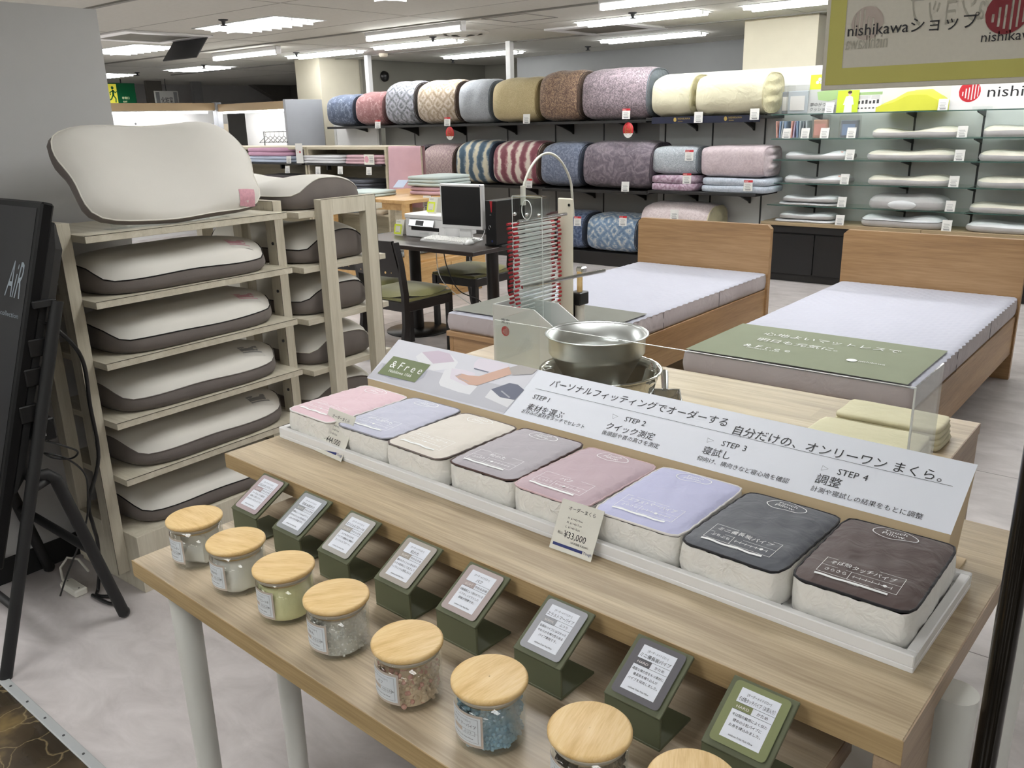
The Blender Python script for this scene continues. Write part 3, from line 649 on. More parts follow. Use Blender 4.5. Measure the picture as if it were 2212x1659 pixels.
def label_stand(i, nm, tg, feel, desc, col_, px, where):
    p = onz(px[0], px[1], ZL+SFH); s, t_ = st(p)
    t = thing('label_stand', 'olive green label stand '+where, 'label stand', T(s, .813, ZL), TH, 'olive label stands on the low table')
    th = .0045
    MB().bx(0, SWD, 0, SBD, 0, th, .0008).build('base_plate', 'olive_stand', t)
    MB().bx(0, SWD, 0, th, th, SFH-.003, .0008).build('front_plate', 'olive_stand', t)
    ang = math.atan2(.047, SBD); ln = math.hypot(.047, SBD)+.004; c, sn_ = math.cos(ang), math.sin(ang)
    M = Matrix.Rotation(ang, 3, 'X')
    MB().box((SWD/2, c*ln/2-.001, SFH+sn_*ln/2-th*.5), (SWD, ln, th), .0008, M).build('face_plate', 'olive_stand', t)
    fn = lambda k: (lambda q: (q[0], q[1]*c-sn_*(k+th*.5-.0022)-.001, SFH+q[1]*sn_+c*(k+th*.5-.0022)+.0002))
    plain('card_tint_%d' % i, col_, .5)
    V, F = [], []; r_ = .006; pts = []
    x0, x1, y0, y1 = .007, SWD-.007, .006, ln-.006
    for cx, cy, a0 in ((x1-r_, y1-r_, 0), (x0+r_, y1-r_, 90), (x0+r_, y0+r_, 180), (x1-r_, y0+r_, 270)):
        pts += [(cx+r_*math.cos(math.radians(a0+k*30)), cy+r_*math.sin(math.radians(a0+k*30))) for k in range(4)]
    poly2d(V, F, pts); cd = sheet((V, F), 'label_card', 'card_tint_%d' % i, t, fn(.0026))
    a, b, d, e = .018, SWD-.018, .015, ln-.014; H = e-d
    V, F = [], []; rect2d(V, F, a, d, b, e); sheet((V, F), 'white_field', 'sign_white', cd, fn(.0029))
    V, F = [], []; rect2d(V, F, a, d+H*.56, a+(b-a)*.46, d+H*.70); sheet((V, F), 'hardness_block', 'card_tint_%d' % i, cd, fn(.0032))
    sheet(text2d([(tg, a+(b-a)*.23, d+H*.60, .005, 'c', .017)]), 'lettering', 'pipe_white', cd, fn(.0035))
    cx = (a+b)/2; L = [('[オーダーメイドピロー]', cx, d+H*.875, .0042, 'c', .032), (nm, cx, d+H*.745, .0068, 'c', min(.048, .0066*len(nm))), (feel, a+(b-a)*.73, d+H*.60, .0052, 'c')]
    for k, q in enumerate(desc): L.append((q, cx, d+H*(.44-.105*k), .0046, 'c', min(.049, .0042*len(q))))
    L.append(('nishikawa Order Made Pillow', cx, d+H*.06, .0036, 'c', .032))
    V, F = text2d(L)
    for yy in (.56, .70): rect2d(V, F, a, d+H*yy-.0002, b, d+H*yy+.0002)
    sheet((V, F), 'lettering', 'ink', cd, fn(.0035))
for i, cdt in enumerate(CARD): label_stand(i, *cdt)

# ---------------------------------------------------------------- glass jars
wood('bamboo', '#c9a468', '#dcbb82', '#e6ca96', 0, 6, .5, stretch=5)
glass('jar_glass', (.965, .975, .97), .085); glass('acrylic', (.97, .985, .98), .08); glass('shelf_glass', (.92, .965, .95), .1, edge=.25)
plain('seal', '#c9bfae', .35); fabric('foam_white', '#e3e2dd', .95, 90, .5); fabric('cotton', '#e6e4de', 1, 40, 1.0); fabric('foam_yellow', '#e8e6b4', .95, 120, .5)
plain('bead_white', '#e4e4e0', .6); plain('chip_cream', '#dcc7ab', .8, vary=.2, vscale=60); plain('chip_pink', '#d9a59a', .8); plain('pipe_blue', '#9cc3d8', .45, vary=.08, vscale=50); plain('pipe_char', '#2a2220', .5, vary=.2, vscale=50); plain('husk', '#6b4a35', .7, vary=.2, vscale=60); plain('jar_label', '#b9aca0', .5); plain('label_white', '#d3d8dc', .45)
JR, JH = .0485, .091
def jar(i, px, fill, name_, feel, label):
    c = onz(px[0], px[1], ZL+JH); s, t_ = st(c)
    t = thing('glass_jar', label, 'jar', (c.x, c.y, ZL+.0003), TH, 'glass jars with bamboo lids on the low table')
    MB().lathe([(.001, .0), (JR-.004, 0), (JR, .003), (JR, JH-.0135), (JR-.002, JH-.0135), (JR-.002, .005), (JR-.005, .003), (.001, .003)], 48).build('glass_body', 'jar_glass', t)
    l = MB().lathe([(.001, JH-.0085), (JR+.002, JH-.0085), (JR+.0037, JH-.0065), (JR+.0037, JH-.0025), (JR+.002, JH-.0006), (JR, JH), (.001, JH)], 48).build('lid', 'bamboo', t, None, .3*i)
    MB().lathe([(.001, JH-.021), (JR-.005, JH-.021), (JR-.005, JH-.0085), (.001, JH-.0085)], 40).build('lid_plug', 'bamboo', l)
    MB().lathe([(JR-.005, JH-.0175), (JR-.0015, JH-.0165), (JR-.0035, JH-.015), (JR-.0015, JH-.0135), (JR-.005, JH-.0125)], 40).build('seal_ring', 'seal', l)
    R = JR-.003; rng = random.Random(40+i); Z0, Z1 = .0035, JH-.0215
    if fill == 'foam':
        MB().box((.004, .004, (Z0+Z1)/2), (.055, .055, Z1-Z0), .006, Matrix.Rotation(.5, 3, 'Z')).build('foam_block', 'foam_white', t)
        MB().box((-.02, -.03, .012), (.016, .008, .012), .001, Matrix.Rotation(.4, 3, 'Z')).build('sample_chip', 'card_tint_0', t)
    elif fill in ('cotton', 'yellow'):
        ph0 = rng.random()*6
        amp = .09 if fill == 'cotton' else .012
        def fn(u, v):
            a = -2*PI*u; q = PI*v; r = R*math.sin(q)**.28*(1-amp/2+amp/2*math.sin(7*a+ph0+6*v)*math.sin(9*v+3*a)); z = (Z0+Z1)/2+(Z1-Z0)/2*math.copysign(abs(math.cos(q))**.35, math.cos(q)); return (r*math.cos(a), r*math.sin(a), z+amp*.02*math.sin(5*a+ph0))
        MB().grid(fn, 40, 22, True, True).build('cotton_filling' if fill == 'cotton' else 'foam_filling', 'cotton' if fill == 'cotton' else 'foam_yellow', t)
    else:
        mats = {'bead': ['bead_white'], 'chip': ['chip_cream', 'chip_cream', 'chip_cream', 'chip_pink'], 'pipe': ['pipe_blue'], 'char': ['pipe_char'], 'husk': ['husk']}[fill]
        n = {'bead': 1200, 'chip': 850, 'pipe': 780, 'char': 760, 'husk': 500}[fill]; ms = [MB() for _ in mats]
        for k in range(n):
            rr_ = (R-.003)*math.sqrt(.35+.65*rng.random()); a = rng.random()*2*PI; z = Z0+.002+(Z1-Z0-.006)*rng.random()
            m = rng.choice(ms); M = Matrix.Rotation(rng.random()*6, 3, 'X') @ Matrix.Rotation(rng.random()*6, 3, 'Z'); p = (rr_*math.cos(a), rr_*math.sin(a), z)
            if fill in ('pipe', 'char'):
                d = M @ Vector((0, 0, .0026)); m.cyl(Vector(p)-d, Vector(p)+d, .0026, n=6)
            else:
                q = {'bead': .0022, 'chip': .0034, 'husk': .003}[fill]*(.7+.7*rng.random()); m.box(p, (q*2, q*1.5, q*1.6), q*.5, M)
        core = MB().lathe([(.001, Z0), (R-.008, Z0), (R-.008, Z1-.006), (.001, Z1-.003)], 24)
        ms[0].v, ms[0].f, ms[0].sm = ms[0].v, ms[0].f, ms[0].sm; ms[0].add(core.v, core.f)
        for m, mm in zip(ms, mats):
            o = m.build('pillow_filling', mm, t); o['kind'] = 'stuff'
    # curved label on the aisle side
    a0 = -PI/2-.12; hw = .62
    def cf(k): return lambda q: ((JR+k)*math.cos(a0+q[0]/JR), (JR+k)*math.sin(a0+q[0]/JR), q[1])
    def arc(x0, x1, y0, y1, nm_, m_, k, par):
        V, F = [], []
        for j in range(12): rect2d(V, F, x0+(x1-x0)*j/12, y0, x0+(x1-x0)*(j+1)/12, y1)
        return sheet((V, F), nm_, m_, par, cf(k))
    wl = JR*hw; lb = arc(-wl-.002, wl+.002, .014, .064, 'label', 'jar_label', .0004, t); arc(-wl, wl-.001, .018, .0605, 'label_field', 'label_white', .0007, lb)
    V, F = text2d([('[オーダーメイドピロー]', 0, .0515, .0036, 'c', .03), (name_, 0, .0435, .0058, 'c', min(.046, .0052*len(name_))), (feel, .004, .0342, .0042, 'l'), ('nishikawa Order Made Pillow', 0, .0255, .0033, 'c', .036)])
    for x0, x1, y0, y1 in ((-.024, .0255, .0575, .0578), (.0252, .0255, .021, .0578), (-.024, .0255, .021, .0213), (.001, .021, .0387, .039), (.001, .021, .0325, .0328), (.0207, .021, .0325, .039), (.021, .0255, .0355, .0357)):
        n_ = 6 if x1-x0 > .005 else 1
        for j in range(n_): rect2d(V, F, x0+(x1-x0)*j/n_, y0, x0+(x1-x0)*(j+1)/n_, y1)
    sheet((V, F), 'lettering', 'ink', lb, cf(.001)); 
    V, F = [], []
    for j in range(4): rect2d(V, F, -.018+j*.0045, .0327, -.0135+j*.0045, .039)
    sheet((V, F), 'hardness_block', 'jar_label', lb, cf(.001))
JARS = [((419, 1115), 'foam', 'ぷるふわタッチウレタン', 'やわらかめ', 'bamboo-lidded jar holding a white foam block, farthest left on the low table'), ((508.5, 1165), 'cotton', '羽毛＆粒わた', 'やわらかめ', 'bamboo-lidded jar of fluffy off-white cotton, second from the left'),
        ((612, 1219), 'yellow', 'エンジェルフロート®', 'やわらかめ', 'bamboo-lidded jar filled with pale yellow foam'), ((726, 1284), 'bead', '粒わた', 'やわらかめ', 'bamboo-lidded jar of tiny white fibre beads'),
        ((879, 1380), 'chip', 'パフ', 'やわらかめ', 'bamboo-lidded jar of beige and pink foam chips'), ((1057, 1461), 'pipe', 'エラストマーパイプ', 'ふつう', 'bamboo-lidded jar of light blue plastic pipes'),
        ((1274, 1572), 'char', 'ミニ備長炭パイプ', 'かため', 'bamboo-lidded jar of black charcoal pipes at the bottom edge'), ((1497, 1684), 'husk', 'そば殻タッチパイプ', 'かため', 'bamboo-lidded jar cut off by the bottom edge, nearest the camera')]
for i, a in enumerate(JARS): jar(i, *a)
# ---------------------------------------------------------------- pillow racks on the left
wood('rack_ash', '#b9b29f', '#c6bfad', '#d0cab9', 2, 2.2, .55, stretch=9)
wood('rack_shelf', '#b9b29f', '#c6bfad', '#d2ccbb', 0, 2.2, .55, stretch=9)
plain('rack_line', '#4d483e', .7)
def rack(loc, tops, L, D, frame0, label, near_only=False, depth_off=.08, fz=1.235):
    """shelves run along local y (length L), frames stand at both ends; D is the depth along -x"""
    t = thing('pillow_rack', label, 'shelf rack', loc[:2]+(0,) if isinstance(loc, tuple) else (loc.x, loc.y, 0), RR)
    for z in tops:
        s = MB().bx(-D, 0, .001, L-.001, z-.022, z, .0008).build('shelf', 'rack_shelf', t)
        MB().bx(-.0015, .0006, .001, L-.001, z-.0012, z+.0004).build('edge_line', 'rack_line', s)
    b = MB().bx(-D, 0, .001, L-.001, .0, .207, .001).build('base_box', 'rack_ash', t)
    for y0 in (-.04, L):
        f = MB(); x0, x1 = -D+depth_off, -depth_off; pw = .055
        f.bx(x0, x0+pw, y0, y0+.04, .06, fz, .001); f.bx(x1-pw, x1, y0, y0+.04, .06, fz, .001); f.bx(x0+pw, x1-pw, y0, y0+.04, fz-.06, fz, .001); f.bx(x0+pw, x1-pw, y0, y0+.04, .06, .25, .001)
        fr = f.build('end_frame', 'rack_ash', t)
        e = MB(); e.bx(x1-.0006, x1+.0006, y0-.0006, y0+.0008, .06, fz); e.bx(x0, x1, y0-.0006, y0+.0006, fz-.0008, fz+.0005); e.build('edge_line', 'rack_line', fr)
        if y0 > 0:
            for z in [q-.1 for q in tops[1:]]+[tops[0]-.12]:
                MB().cyl((x1-.02, y0-.003, z), (x1-.02, y0, z), .006, n=10).build('bolt', 'grey_dark', fr)
    return t
TOPS1 = (1.20, 1.0, .805, .608, .413); TOPS2 = (1.193, .989, .789, .587, .39)
rack((-2.599, 1.162), TOPS1, .745, .42, 0, 'ash shelf rack of white and grey pillows beside the grey partition')
# second rack is turned a quarter turn: local y runs towards -x
r2 = rack((-2.62, 1.955), TOPS2, .75, .425, 0, 'ash shelf rack with an open end frame next to the desk', depth_off=.075)
r2.rotation_euler = (0, 0, RR+PI/2); _q = Matrix.Rotation(RR, 3, 'Z')
r2.location = Vector((-2.62, 1.955, 0)) + _q @ Vector((0, .0, 0))
# local (x,y) -> world: x points +y world, y points -x world ; shelves must extend to +y, so mirror the depth
for ch in r2.children:
    ch.location.x += .425

fabric('pillow_white', '#d9d6cf', .9, 700, .08, .02); fabric('pillow_grey', '#6f6864', .9, 500, .25, .06, 9); fabric('pillow_beige', '#c9c3b4', .9, 600, .1, .03)
fabric('tag_backing', '#d2cfc9', .9); plain('tag_pink', '#cf9aa6', .6, vary=.1, vscale=120); plain('tag_grey', '#8f8f90', .6, vary=.12, vscale=120); fabric('piping_dark', '#1d1a1a', .7); fabric('piping_white', '#dedbd2', .8)
PL, PWd = .64, .40
class Pil:
    """box pillow: white top, grey gusset that rises at the short ends, piping on the seam"""
    def __init__(s, L=PL, Wd=PWd, H=.125, low=.04, rise=.04, dip=.10, seed=0, p=4.2, noise=.004, wob=1):
        s.wob = wob
        s.a, s.b, s.H, s.low, s.rise, s.dip, s.p, s.noise = L/2, Wd/2, H, low, rise, dip, p, noise
        r = random.Random(seed); s.ph = [r.random()*6 for _ in range(6)]
    def out(s, th):
        c, q = math.cos(th), math.sin(th); k = (abs(c)**s.p+abs(q)**s.p)**(-1/s.p)
        w = 1+s.wob*(.008*math.sin(3*th+s.ph[0])+.006*math.sin(7*th+s.ph[1])); return s.a*c*k*w, s.b*q*k*w
    def seam(s, th):
        x, y = s.out(th); e = max(0, (abs(x)/s.a-.90)/.1); v = max(0, 1-(y/s.b/.98)**2)
        return s.low + s.rise*min(1, e)*v**.6 + .003*math.sin(5*th+s.ph[2])
    def top(s, x, y):
        th = math.atan2(y/s.b, x/s.a) if (x or y) else 0
        ox, oy = s.out(th)
        rho = min(1, math.hypot(x, y)/max(1e-6, math.hypot(ox, oy))) if (x or y) else 0
        zs = s.seam(th)
        h = s.H*(1-s.dip/2+s.dip/2*math.cos(2*PI*x/(s.a*1.75)+.4+PI)) + s.noise*math.sin(14*x+9*y+s.ph[3])
        return zs+(h-zs)*max(0, 1-rho**2.6)**.55
    def parts(s, t, mw, mg, mp, n=56, nr=14):
        m = MB(); th = [2*PI*k/n for k in range(n)]; o = [s.out(a) for a in th]
        rows = [(i/nr)**.75 for i in range(1, nr+1)]
        vs = [(0, 0, s.top(0, 0))]+[(x*r, y*r, s.top(x*r, y*r)) for r in rows for x, y in o]
        fs = [(0, 1+j, 1+(j+1) % n) for j in range(n)]+[(1+i*n+j, 1+(i+1)*n+j, 1+(i+1)*n+(j+1) % n, 1+i*n+(j+1) % n) for i in range(nr-1) for j in range(n)]
        m.add(vs, fs, True).build('white_top', mw, t)
        g = MB(); vs = []; pr = [(1, 1), (1.012, .8), (1.018, .5), (1.0, .22), (.96, .05), (.86, 0)]
        for k, zf in pr:
            for j, (x, y) in enumerate(o):
                w = 1+.006*math.sin(j*1.7+s.ph[4])*math.sin(PI*zf); vs.append((x*k*w, y*k*w, s.seam(th[j])*zf))
        fs = [((i+1)*n+j, (i+1)*n+(j+1) % n, i*n+(j+1) % n, i*n+j) for i in range(len(pr)-1) for j in range(n)]; fs.append(tuple((len(pr)-1)*n+j for j in reversed(range(n))))
        g.add(vs, fs, True).build('grey_gusset', mg, t)
        if mp: MB().tube([(x*1.004, y*1.004, s.seam(a)) for (x, y), a in zip(o, th)], .0022, 5, closed=True).build('piping', mp, t)
    def patch(s, t, cx, cy, w, h, m, name='brand_tag', nx=6):
        MB().grid(lambda u, v: (cx+(u-.5)*w, cy+(v-.5)*h, s.top(cx+(u-.5)*w, cy+(v-.5)*h)+.0012), nx, 3).build(name, m, t)
def rack_pillow(loc, rot, seed, label, tagm=None, pipe='piping_dark', group='pillows on the ash racks', **kw):
    t = thing('bed_pillow', label, 'pillow', loc, rot, group); P = Pil(seed=seed, **kw); P.parts(t, 'pillow_white', 'pillow_grey', pipe)
    if tagm:
        P.patch(t, .205, -.135, .088, .064, 'tag_backing', 'tag_backing'); P.patch(t, .205, -.133, .08, .04, tagm)
    return t, P
for k, (z, tg, pp, H) in enumerate(((1.0, 'tag_pink', 'piping_dark', .135), (.805, 'tag_pink', 'piping_dark', .135), (.608, 'tag_grey', 'pillow_grey', .13), (.413, 'tag_grey', 'pillow_grey', .13), (.207, None, 'piping_dark', .12))):
    rack_pillow(rk(-.215, .375+(.006 if k % 2 else -.004), z), PI/2+RR+(.015 if k % 2 else -.02), 10+k,
                ('white and grey pillow with a pink tag just below the upright pillow', 'white and grey pillow with a pink tag, third level of the left rack', 'white and grey pillow with a grey tag, fourth level of the left rack', 'white and grey pillow with a grey tag, fifth level of the left rack', 'white and grey pillow on the bottom deck of the left rack')[k], tg, pp, H=H, low=.048 if k < 2 else .05, rise=.042)
# upright pillow on the top shelf with its clear stop
tilt = math.radians(54)
t, P = rack_pillow(rk(-.225, .36, 1.2+.5*.37*math.sin(tilt)+.001), (tilt, 0, PI/2+RR), 31, 'large white pillow propped upright on top of the left rack', None, 'piping_white', 'pillows on the ash racks', L=.655, Wd=.36, H=.11, low=.035, rise=.02, dip=.5, wob=2.6, p=5)
t.location = rk(-.175, .375, 1.2+.178*math.sin(tilt)+.004)
P.patch(t, .235, -.15, .07, .045, 'tag_pink')
a = thing('pillow_stop', 'clear acrylic strip holding the upright pillow on the left rack', 'acrylic stop', rk(-.068, .12, 1.2), RR)
MB().bx(0, .002, 0, .43, .002, .042, .0004).build('plate', 'acrylic', a); MB().bx(-.05, .002, 0, .43, 0, .002).build('foot', 'acrylic', a)
# second rack's pillows (long side along x)
def rk2(x, y, z): p = _q @ Vector((x, y, 0)); return Vector((-2.62+p.x, 1.955+p.y, z))
for k, (z, pp) in enumerate(((1.193, 'piping_white'), (.989, 'piping_dark'), (.789, 'piping_dark'), (.587, 'piping_white'), (.39, 'pillow_grey'))):
    rack_pillow(rk2(-.36, .205, z), RR+(.02 if k % 2 else -.015), 50+k,
                ('white and grey pillow lying on top of the second rack', 'white and grey pillow on the second level of the rack by the desk', 'white and grey pillow on the third level of the rack by the desk', 'white and grey pillow on the fourth level of the rack by the desk', 'white and grey pillow on the lowest visible level of the rack by the desk')[k], None, pp, L=.66, Wd=.385, H=.15 if k else .13, low=.055, rise=.062, dip=.12 if k else .3)

# ---------------------------------------------------------------- leaning display screen on its stand
tv = thing('display_screen', 'large black display screen leaning on a stand at the left edge', 'display', (-2.49, .70, .33), 0)
TT = math.atan2(.228, .713)                       # backward lean
M = Matrix.Rotation(-TT, 3, 'X')
def tvp(x, y, z): v = M @ Vector((x, y, z)); return (v.x, v.y, v.z)
def tbox(x0, x1, y0, y1, z0, z1, bev=0):
    m = MB(); m.bx(x0, x1, y0, y1, z0, z1, bev); m.v = [tvp(*p) for p in m.v]; return m
HL = (1.319-.33)/math.cos(TT)
plain('screen_glass', '#28282a', .3, spec=.3); plain('bezel_black', '#070708', .45, spec=.25); plain('screen_text', '#8e9aa3', .4)
tbox(-.55, 0, 0, .035, 0, HL, .006).build('bezel', 'bezel_black', tv)
sc_ = tbox(-.54, -.022, -.0012, .0, .02, HL-.02).build('screen', 'screen_glass', tv)
m = MB(); pr = [(-.50, .035), (-.004, .035), (-.004, .045), (-.02, .06), (-.48, .06)]
hb = []
for z, k in ((.22, .4), (.30, 1), (HL-.12, 1), (HL-.05, .4)):
    hb.append([(-.53, .034, z), (-.006, .034, z), (-.006, .034+.02*k, z), (-.03, .034+.05*k, z), (-.51, .034+.05*k, z)])
vs = [tvp(*p) for r in hb for p in r]; fs = [(i*5+j, i*5+(j+1) % 5, (i+1)*5+(j+1) % 5, (i+1)*5+j) for i in range(3) for j in range(5)]+[(4, 3, 2, 1, 0), (15, 16, 17, 18, 19)]
m.add(vs, fs).build('rear_housing', 'black_matte', tv)
V, F = text2d([('AiR', -.155, HL-.275, .15, 'l', .10, .22), ('collection', -.165, HL-.33, .02, 'l', .12)])
sheet((V, F), 'screen_lettering', 'screen_text', sc_, lambda p: tvp(p[0], -.0018, p[1]))
sd = thing('screen_stand', 'black tubular easel stand behind the display screen', 'stand', (-2.49, .673, 0), 0)
Y0 = .673
def P3(x, y, z): return (x, y-Y0, z)
MB().tube([P3(.012, .673, 0), P3(.012, 1.003, 1.047)], .017, 12).build('leg', 'black_matte', sd)
MB().tube([P3(-.54, .673, 0), P3(-.54, 1.003, 1.047)], .017, 12).build('leg', 'black_matte', sd)
s1 = MB().tube([P3(-.026, .858, .55), P3(-.020, .90, .55), P3(-.018, .92, .53), P3(-.026, 1.047, .012)], .018, 12).build('strut', 'black_matte', sd); MB().sphere(P3(-.026, 1.047, .018), .019).build('rubber_foot', 'black_plastic', s1)
s2 = MB().tube([P3(-.53, .858, .55), P3(-.53, .92, .53), P3(-.53, 1.03, .012)], .018, 12).build('strut', 'black_matte', sd); MB().sphere(P3(-.53, 1.03, .018), .019).build('rubber_foot', 'black_plastic', s2)
for z in (.20, .56): y = .673+z*.315; MB().tube([P3(.012, y, z), P3(-.54, y, z)], .012, 8).build('crossbar', 'black_matte', sd)
MB().tube([P3(-.026, .98, .27), P3(-.53, .975, .27)], .014, 8).build('crossbar', 'black_matte', sd)
MB().tube([P3(-.026, .90, .53), P3(.012, .84, .53)], .013, 8).build('joint', 'black_matte', sd)
MB().bx(-.006, .016, .94-Y0, 1.0-Y0, 1.035, 1.055, .002).build('bracket', 'black_matte', sd)
for z in (.72, .82, .90): y = .673+z*.315; MB().bx(-.05, .004, y-Y0-.045, y-Y0+.006, z, z+.05, .003).build('bracket', 'black_plastic', sd)
MB().bx(-.035, .005, .885-Y0, .94-Y0, .655, .72, .004).build('media_box', 'black_plastic', sd)
plain('led', '#ffffff', .3); MB().bx(.0045, .006, .905-Y0, .91-Y0, .672, .69).build('status_light', 'white_gloss', sd)
def cable(name, pts, r, m, label, cat='cable'):
    P_ = [Vector(p) for p in pts]; out = []
    for i in range(len(P_)-1):
        a, b, c, d = P_[max(0, i-1)], P_[i], P_[i+1], P_[min(len(P_)-1, i+2)]
        for k in range(6):
            u = k/6; out.append(.5*((2*b)+(c-a)*u+(2*a-5*b+4*c-d)*u*u+(3*b-a-3*c+d)*u**3))
    out.append(P_[-1]); return tag(MB().tube(out, r, 7).build(name, m), label, cat)
cable('power_cable', [(-2.50, .95, 1.0), (-2.50, 1.0, .96), (-2.52, 1.06, .86), (-2.57, 1.08, .70), (-2.60, 1.09, .52), (-2.66, 1.06, .36), (-2.66, 1.06, .28), (-2.70, 1.08, .20), (-2.72, 1.08, .10), (-2.74, 1.07, .012), (-2.70, 1.05, .008), (-2.64, 1.09, .008), (-2.60, 1.08, .008), (-2.62, 1.05, .008), (-2.72, 1.04, .008)], .006, 'black_plastic', 'thick black power cable hanging from the screen down to the floor')
cable('signal_cable', [(-2.50, .90, .66), (-2.50, .96, .62), (-2.52, 1.0, .585), (-2.55, .99, .56), (-2.57, .95, .57), (-2.55, .92, .60), (-2.53, .97, .57), (-2.55, 1.02, .50), (-2.58, 1.03, .42), (-2.60, 1.02, .33), (-2.66, 1.0, .22), (-2.74, .98, .10), (-2.80, .97, .01)], .003, 'black_plastic', 'thin black cable looped behind the screen stand')
t = thing('power_strip', 'white power strip lying on the floor under the screen stand', 'power strip', (-2.83, 1.02, .0), .02)
MB().bx(-.035, .075, -.022, .022, 0, .026, .005).build('body', 'paper_card', t); 
for x in (-.02, .06): MB().cyl((x, 0, .026), (x, 0, .0265), .003, n=8).build('screw', 'grey_dark', t)
MB().tube([(-.035, 0, .013), (-.06, 0, .02), (-.085, .01, .05), (-.09, .04, .075), (-.075, .07, .06), (-.06, .09, .008)], .0045, 7).build('cord', 'paper_card', t)
# ---------------------------------------------------------------- comforter shelves on the back wall
YF = 7.57
def wall_shelf(x0, x1, z, label, yf=YF, th=.028):
    t = thing('wall_shelf', label, 'shelf', ((x0+x1)/2, 0, z)); L = (x1-x0)/2
    MB().bx(-L, L, yf, YP-.002, -th, 0, .002).build('board', 'black_shelf', t)
    n = max(2, int((x1-x0)/.75)); me = MB().prism([(0, yf+.12, -th), (0, YP-.003, -th), (0, YP-.003, -th-.11), (0, YP-.03, -th-.09), (0, YP-.2, -th-.035)], (.02, 0, 0)).mesh('bracket')
    for k in range(n): link('bracket', me, 'black_shelf', t, (-L+(k+.5)*(x1-x0)/n, 0, 0))
    return t
ZT, ZM, ZBt = 1.47, .795, .14
wall_shelf(-9.35, -4.50, ZT, 'long black shelf carrying the top row of comforters')
wall_shelf(-4.50, -3.30, ZT+.015, 'black shelf with a navy front strip under the cream comforters', YF)
wall_shelf(-8.6, -5.75, ZM, 'black shelf carrying the middle row of comforters, left half'); wall_shelf(-5.75, -4.45, ZM-.01, 'black shelf under the purple grey comforter', YF-.05); wall_shelf(-4.45, -3.32, ZM+.005, 'black shelf under the folded pastel comforters', YF-.02)
t = thing('floor_plinth', 'black floor plinth under the lowest comforters', 'plinth', (-6, 0, 0)); MB().bx(-2.6, 2.65, YF, YP-.002, 0, ZBt, .003).build('box', 'black_shelf', t)
def comforter(x0, x1, z, h, mat, inner, label, y0=YF-.05, y1=YP-.03, folds=4, lean=.0, flat=.7, group='rolled comforters on the wall shelves'):
    w = (x1-x0); d = y1-y0; t = thing('comforter', label, 'comforter', ((x0+x1)/2, (y0+y1)/2, z+.001), 0, group)
    rng = random.Random(label); ph = rng.random()*6; n = 44; nx = 16
    def prof(k, s=1.0, e=0):
        a = 2*PI*k/n; c, q = math.cos(a), math.sin(a)
        yy = d/2*math.copysign(abs(c)**flat, c)*s; zz = h/2*math.copysign(abs(q)**(flat*.95), q)*s
        return yy, zz
    m = MB(); vs = []
    for i in range(nx+1):
        u = i/nx; e = 1-.13*abs(2*u-1)**5
        for k in range(n):
            yy, zz = prof(k, e); wob = .012*math.sin(5*u*3+k*.35+ph)+.008*math.sin(9*u-k*.6)
            vs.append((-w/2+w*u+lean*zz, yy*(1+wob), max(0, h/2+zz*(1+wob)-(.0 if q_neg(zz) else 0))))
    m.add(vs, [(i*n+k, i*n+(k+1) % n, (i+1)*n+(k+1) % n, (i+1)*n+k) for i in range(nx) for k in range(n)], True); m.build('cover', mat, t)
    for sgn_ in (-1, 1):
        g = MB(); vs = []; R = 10
        for i in range(R+1):
            r = 1-i/R
            for k in range(n):
                yy, zz = prof(k, .87*r); f = (zz+h/2)/h
                off = (.028*abs(math.sin(folds*PI*f+.9*math.sin(2.2*yy/d+ph)))+.012*math.sin(7*yy/d+ph))*(1-r**8)*min(1, 1.6*(1-r)+.25)
                vs.append((sgn_*(w/2-.004+off)+lean*zz, yy, max(0, h/2+zz)))
        fs = [(i*n+k, i*n+(k+1) % n, (i+1)*n+(k+1) % n, (i+1)*n+k) for i in range(R) for k in range(n)]
        if sgn_ < 0: fs = [f[::-1] for f in fs]
        g.add(vs, fs, True).build('folded_end', inner, t)
    ring = [(w/2-.006+lean*prof(k, .9)[1], prof(k, .9)[0], max(.002, h/2+prof(k, .9)[1])) for k in range(0, n, 2)]
    MB().tube(ring, .006, 5, closed=True).build('piping', inner, t)
    return t
def q_neg(z): return z < 0
